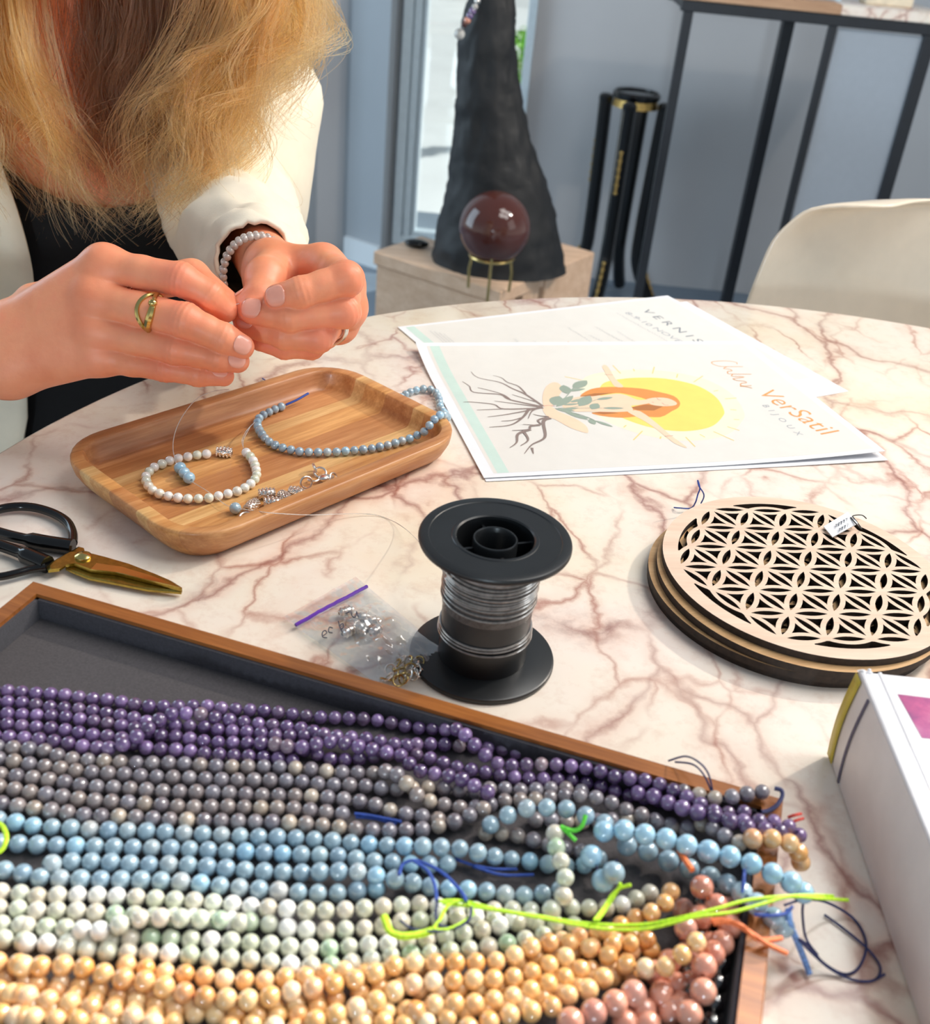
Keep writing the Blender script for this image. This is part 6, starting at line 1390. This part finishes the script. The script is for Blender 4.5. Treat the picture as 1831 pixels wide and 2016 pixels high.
# right fall (her left side): big curly mass
for k in range(84):
    q = hr.random() ** .85; x0 = 372 + 250 * q; lo_ = 62 * (1 - q); tt = U(768, 850) + (30 if q < .25 else 0); sw = U(-34, 34); end = U(.55, 1.0) * (1.08 - .50 * q)
    pts = [(x0 - 40, -280, tt + 25), (x0 - 5, -70, tt + 8), (x0 + 8 + sw * .4, 70 * end + 10, tt), (x0 - 14 - lo_ - 26 * q + sw, 190 * end + 20, tt - 8), (x0 - 30 - lo_ * 1.7 - 56 * q + sw, 300 * end + 30, tt - 14), (x0 - 36 - lo_ * 2.0 - 84 * q + sw * 1.7, 440 * end + 36, tt - 16)]
    G_((.8, U(-.2, .6), U(.2, .9)), pts, 30, 4.2, U(9, 24), U(1.5, 2.9))
for k in range(22):   # long tips falling over the top and jacket
    x0 = U(205, 430); tt = U(768, 800); pts = [(x0 + 150, -250, tt + 25), (x0 + 140, -40, tt), (x0 + 92, 120, tt), (x0 + 36, 260, tt - 5), (x0 + 22, 370, tt - 8), (x0 + U(-35, 35), U(420, 492), tt - 12)]
    G_((.6, .5, .6), pts, 24, 4.5, U(8, 15))
for k in range(18):   # outer curls against the wall
    x0 = U(520, 640); tt = U(800, 850); w = U(-25, 25); pts = [(x0 - 60, -260, tt + 20), (x0 - 10, -60, tt), (x0 + 30 + w, 20, tt), (x0 + 18 + w, 90, tt), (x0 - 40 + w, 130 + w, tt - 5), (x0 - 70, 170 + 3 * w, tt - 8), (x0 - 60, 225 + 4 * w, tt - 8)]
    G_((.95, .1, .5), pts, 13, 4, U(14, 24), U(1.6, 2.8))
for k in range(20):   # mid right long curls down to the jacket
    x0 = U(430, 525); tt = U(772, 815); w = U(-24, 24); pts = [(x0 - 10, -250, tt + 20), (x0 + 10, -40, tt), (x0 + 18, 90, tt), (x0 - 10 + w, 190, tt), (x0 - 8 + w, 290, tt - 8), (x0 - 46 + w, 370, tt - 10), (x0 - 40 + w * 2, 420, tt - 10)]
    G_((.85, .3, .5), pts, 14, 3.6, U(11, 22), U(1.6, 2.8))
for k in range(16):   # back of the head
    a = U(2.0, 4.3); r_ = scalp(math.sin(a), math.cos(a), .5); q = r_ + (r_ - HC) * .3; pts3 = [q + np.array([0, 0, -90]), q + np.array([0, 0, -180]), q + np.array([U(-20, 20), 20, -300])]
    guides.append((scalp(math.sin(a) * .5, math.cos(a) * .5, .9), [r_ + (r_ - HC) * .12] + pts3, 90, 20, 9, 2.0))
for k in range(110):   # crown: locks parted in the middle and combed down both sides of the head
    sg = 1 if k % 2 else -1; f_ = U(-.92, .50); rad_ = math.sqrt(max(.05, 1 - f_ * f_)); up_ = U(1.03, 1.10); pts3 = []
    for ph in (.42, .85, 1.25, 1.6):
        pts3.append(HC + (SD * sg * math.sin(ph) * rad_ * 79 + Hf * (f_ - .10 * ph) * 95 + Hu * math.cos(ph) * rad_ * 111) * up_)
    q = pts3[-1] + SD * sg * 8; pts3 += [q + np.array([0, 0, -50.]) + SD * sg * U(4, 18), q + np.array([0, 0, -120.]) + SD * sg * U(4, 30) + FD * U(-10, 20)]
    guides.append((HC + (SD * sg * .05 * 79 + Hf * f_ * 95 + Hu * rad_ * 111) * .99, pts3, 60, 9, U(2, 6), 2.0))
def grow(name, gl, m, label):
    NPT = 30; pos = []; rad = []; tone = []
    for root, pts, n, spread, curl, fq in gl:
        P_ = [root] + [D(*p) if not isinstance(p, np.ndarray) else p for p in pts]; C_ = np.array(catmull(P_, 10)); L_ = np.linspace(0, len(C_) - 1, NPT)
        C_ = np.stack([np.interp(L_, np.arange(len(C_)), C_[:, k]) for k in range(3)], -1)
        tn = min(1, max(0, hr.gauss(.55, .24)));  ph0 = hr.uniform(0, 6.28); ph1 = hr.uniform(0, 6.28)
        for i in range(n):
            g1, g2 = hr.gauss(0, 1), hr.gauss(0, 1); ph = ph0 + hr.gauss(0, .28); am = curl * hr.uniform(.65, 1.2); cut = 1 - .42 * hr.random() ** 2.2; frz = hr.random() < .12
            t = np.linspace(0, cut, NPT); base = np.stack([np.interp(t * (NPT - 1), np.arange(NPT), C_[:, k]) for k in range(3)], -1)
            env = np.clip(t * 2.6, 0.2, 1) * (1.35 - .7 * t); wv = np.clip((t - .15) * 1.6, 0, 1)
            s1 = g1 * spread * env + am * wv * np.sin(6.283 * fq * t + ph); s2 = g2 * spread * .9 * env + am * .8 * wv * np.cos(6.283 * fq * t + ph + ph1)
            if frz: s1 = s1 + hr.gauss(0, 16) * t ** 2; s2 = s2 + hr.gauss(0, 10) * t ** 2
            tone.append(tn); pos.append(base + s1[:, None] * RT + s2[:, None] * FW + (hr.gauss(0, 3) * t)[:, None] * UP); rad.append(np.interp(t / cut, [0, .7, 1], [.19, .15, .05]) * hr.uniform(.7, 1.25))
    pos = np.concatenate(pos); rad = np.concatenate(rad)
    hc = bpy.data.hair_curves.new(name); hc.add_curves([NPT] * (len(pos) // NPT))
    hc.attributes['position'].data.foreach_set('vector', ((pos - np.array(PB)) / 1000).astype(np.float32).ravel())
    (hc.attributes.get('radius') or hc.attributes.new('radius', 'FLOAT', 'POINT')).data.foreach_set('value', (rad / 1000).astype(np.float32))
    hc.attributes.new('tone', 'FLOAT', 'CURVE').data.foreach_set('value', np.array(tone, np.float32))
    hc.materials.append(m)
    o = bpy.data.objects.new(name, hc); COL.objects.link(o); o.parent = person; o['kind'] = 'stuff'; o['label'] = label
grow('hair', guides, HAIR, 'long wavy dark-blonde hair falling forward')
grow('hair_shaded_layer', under, HAIRU, 'inner lengths of hair, shade of the head coloured in as darker brown')
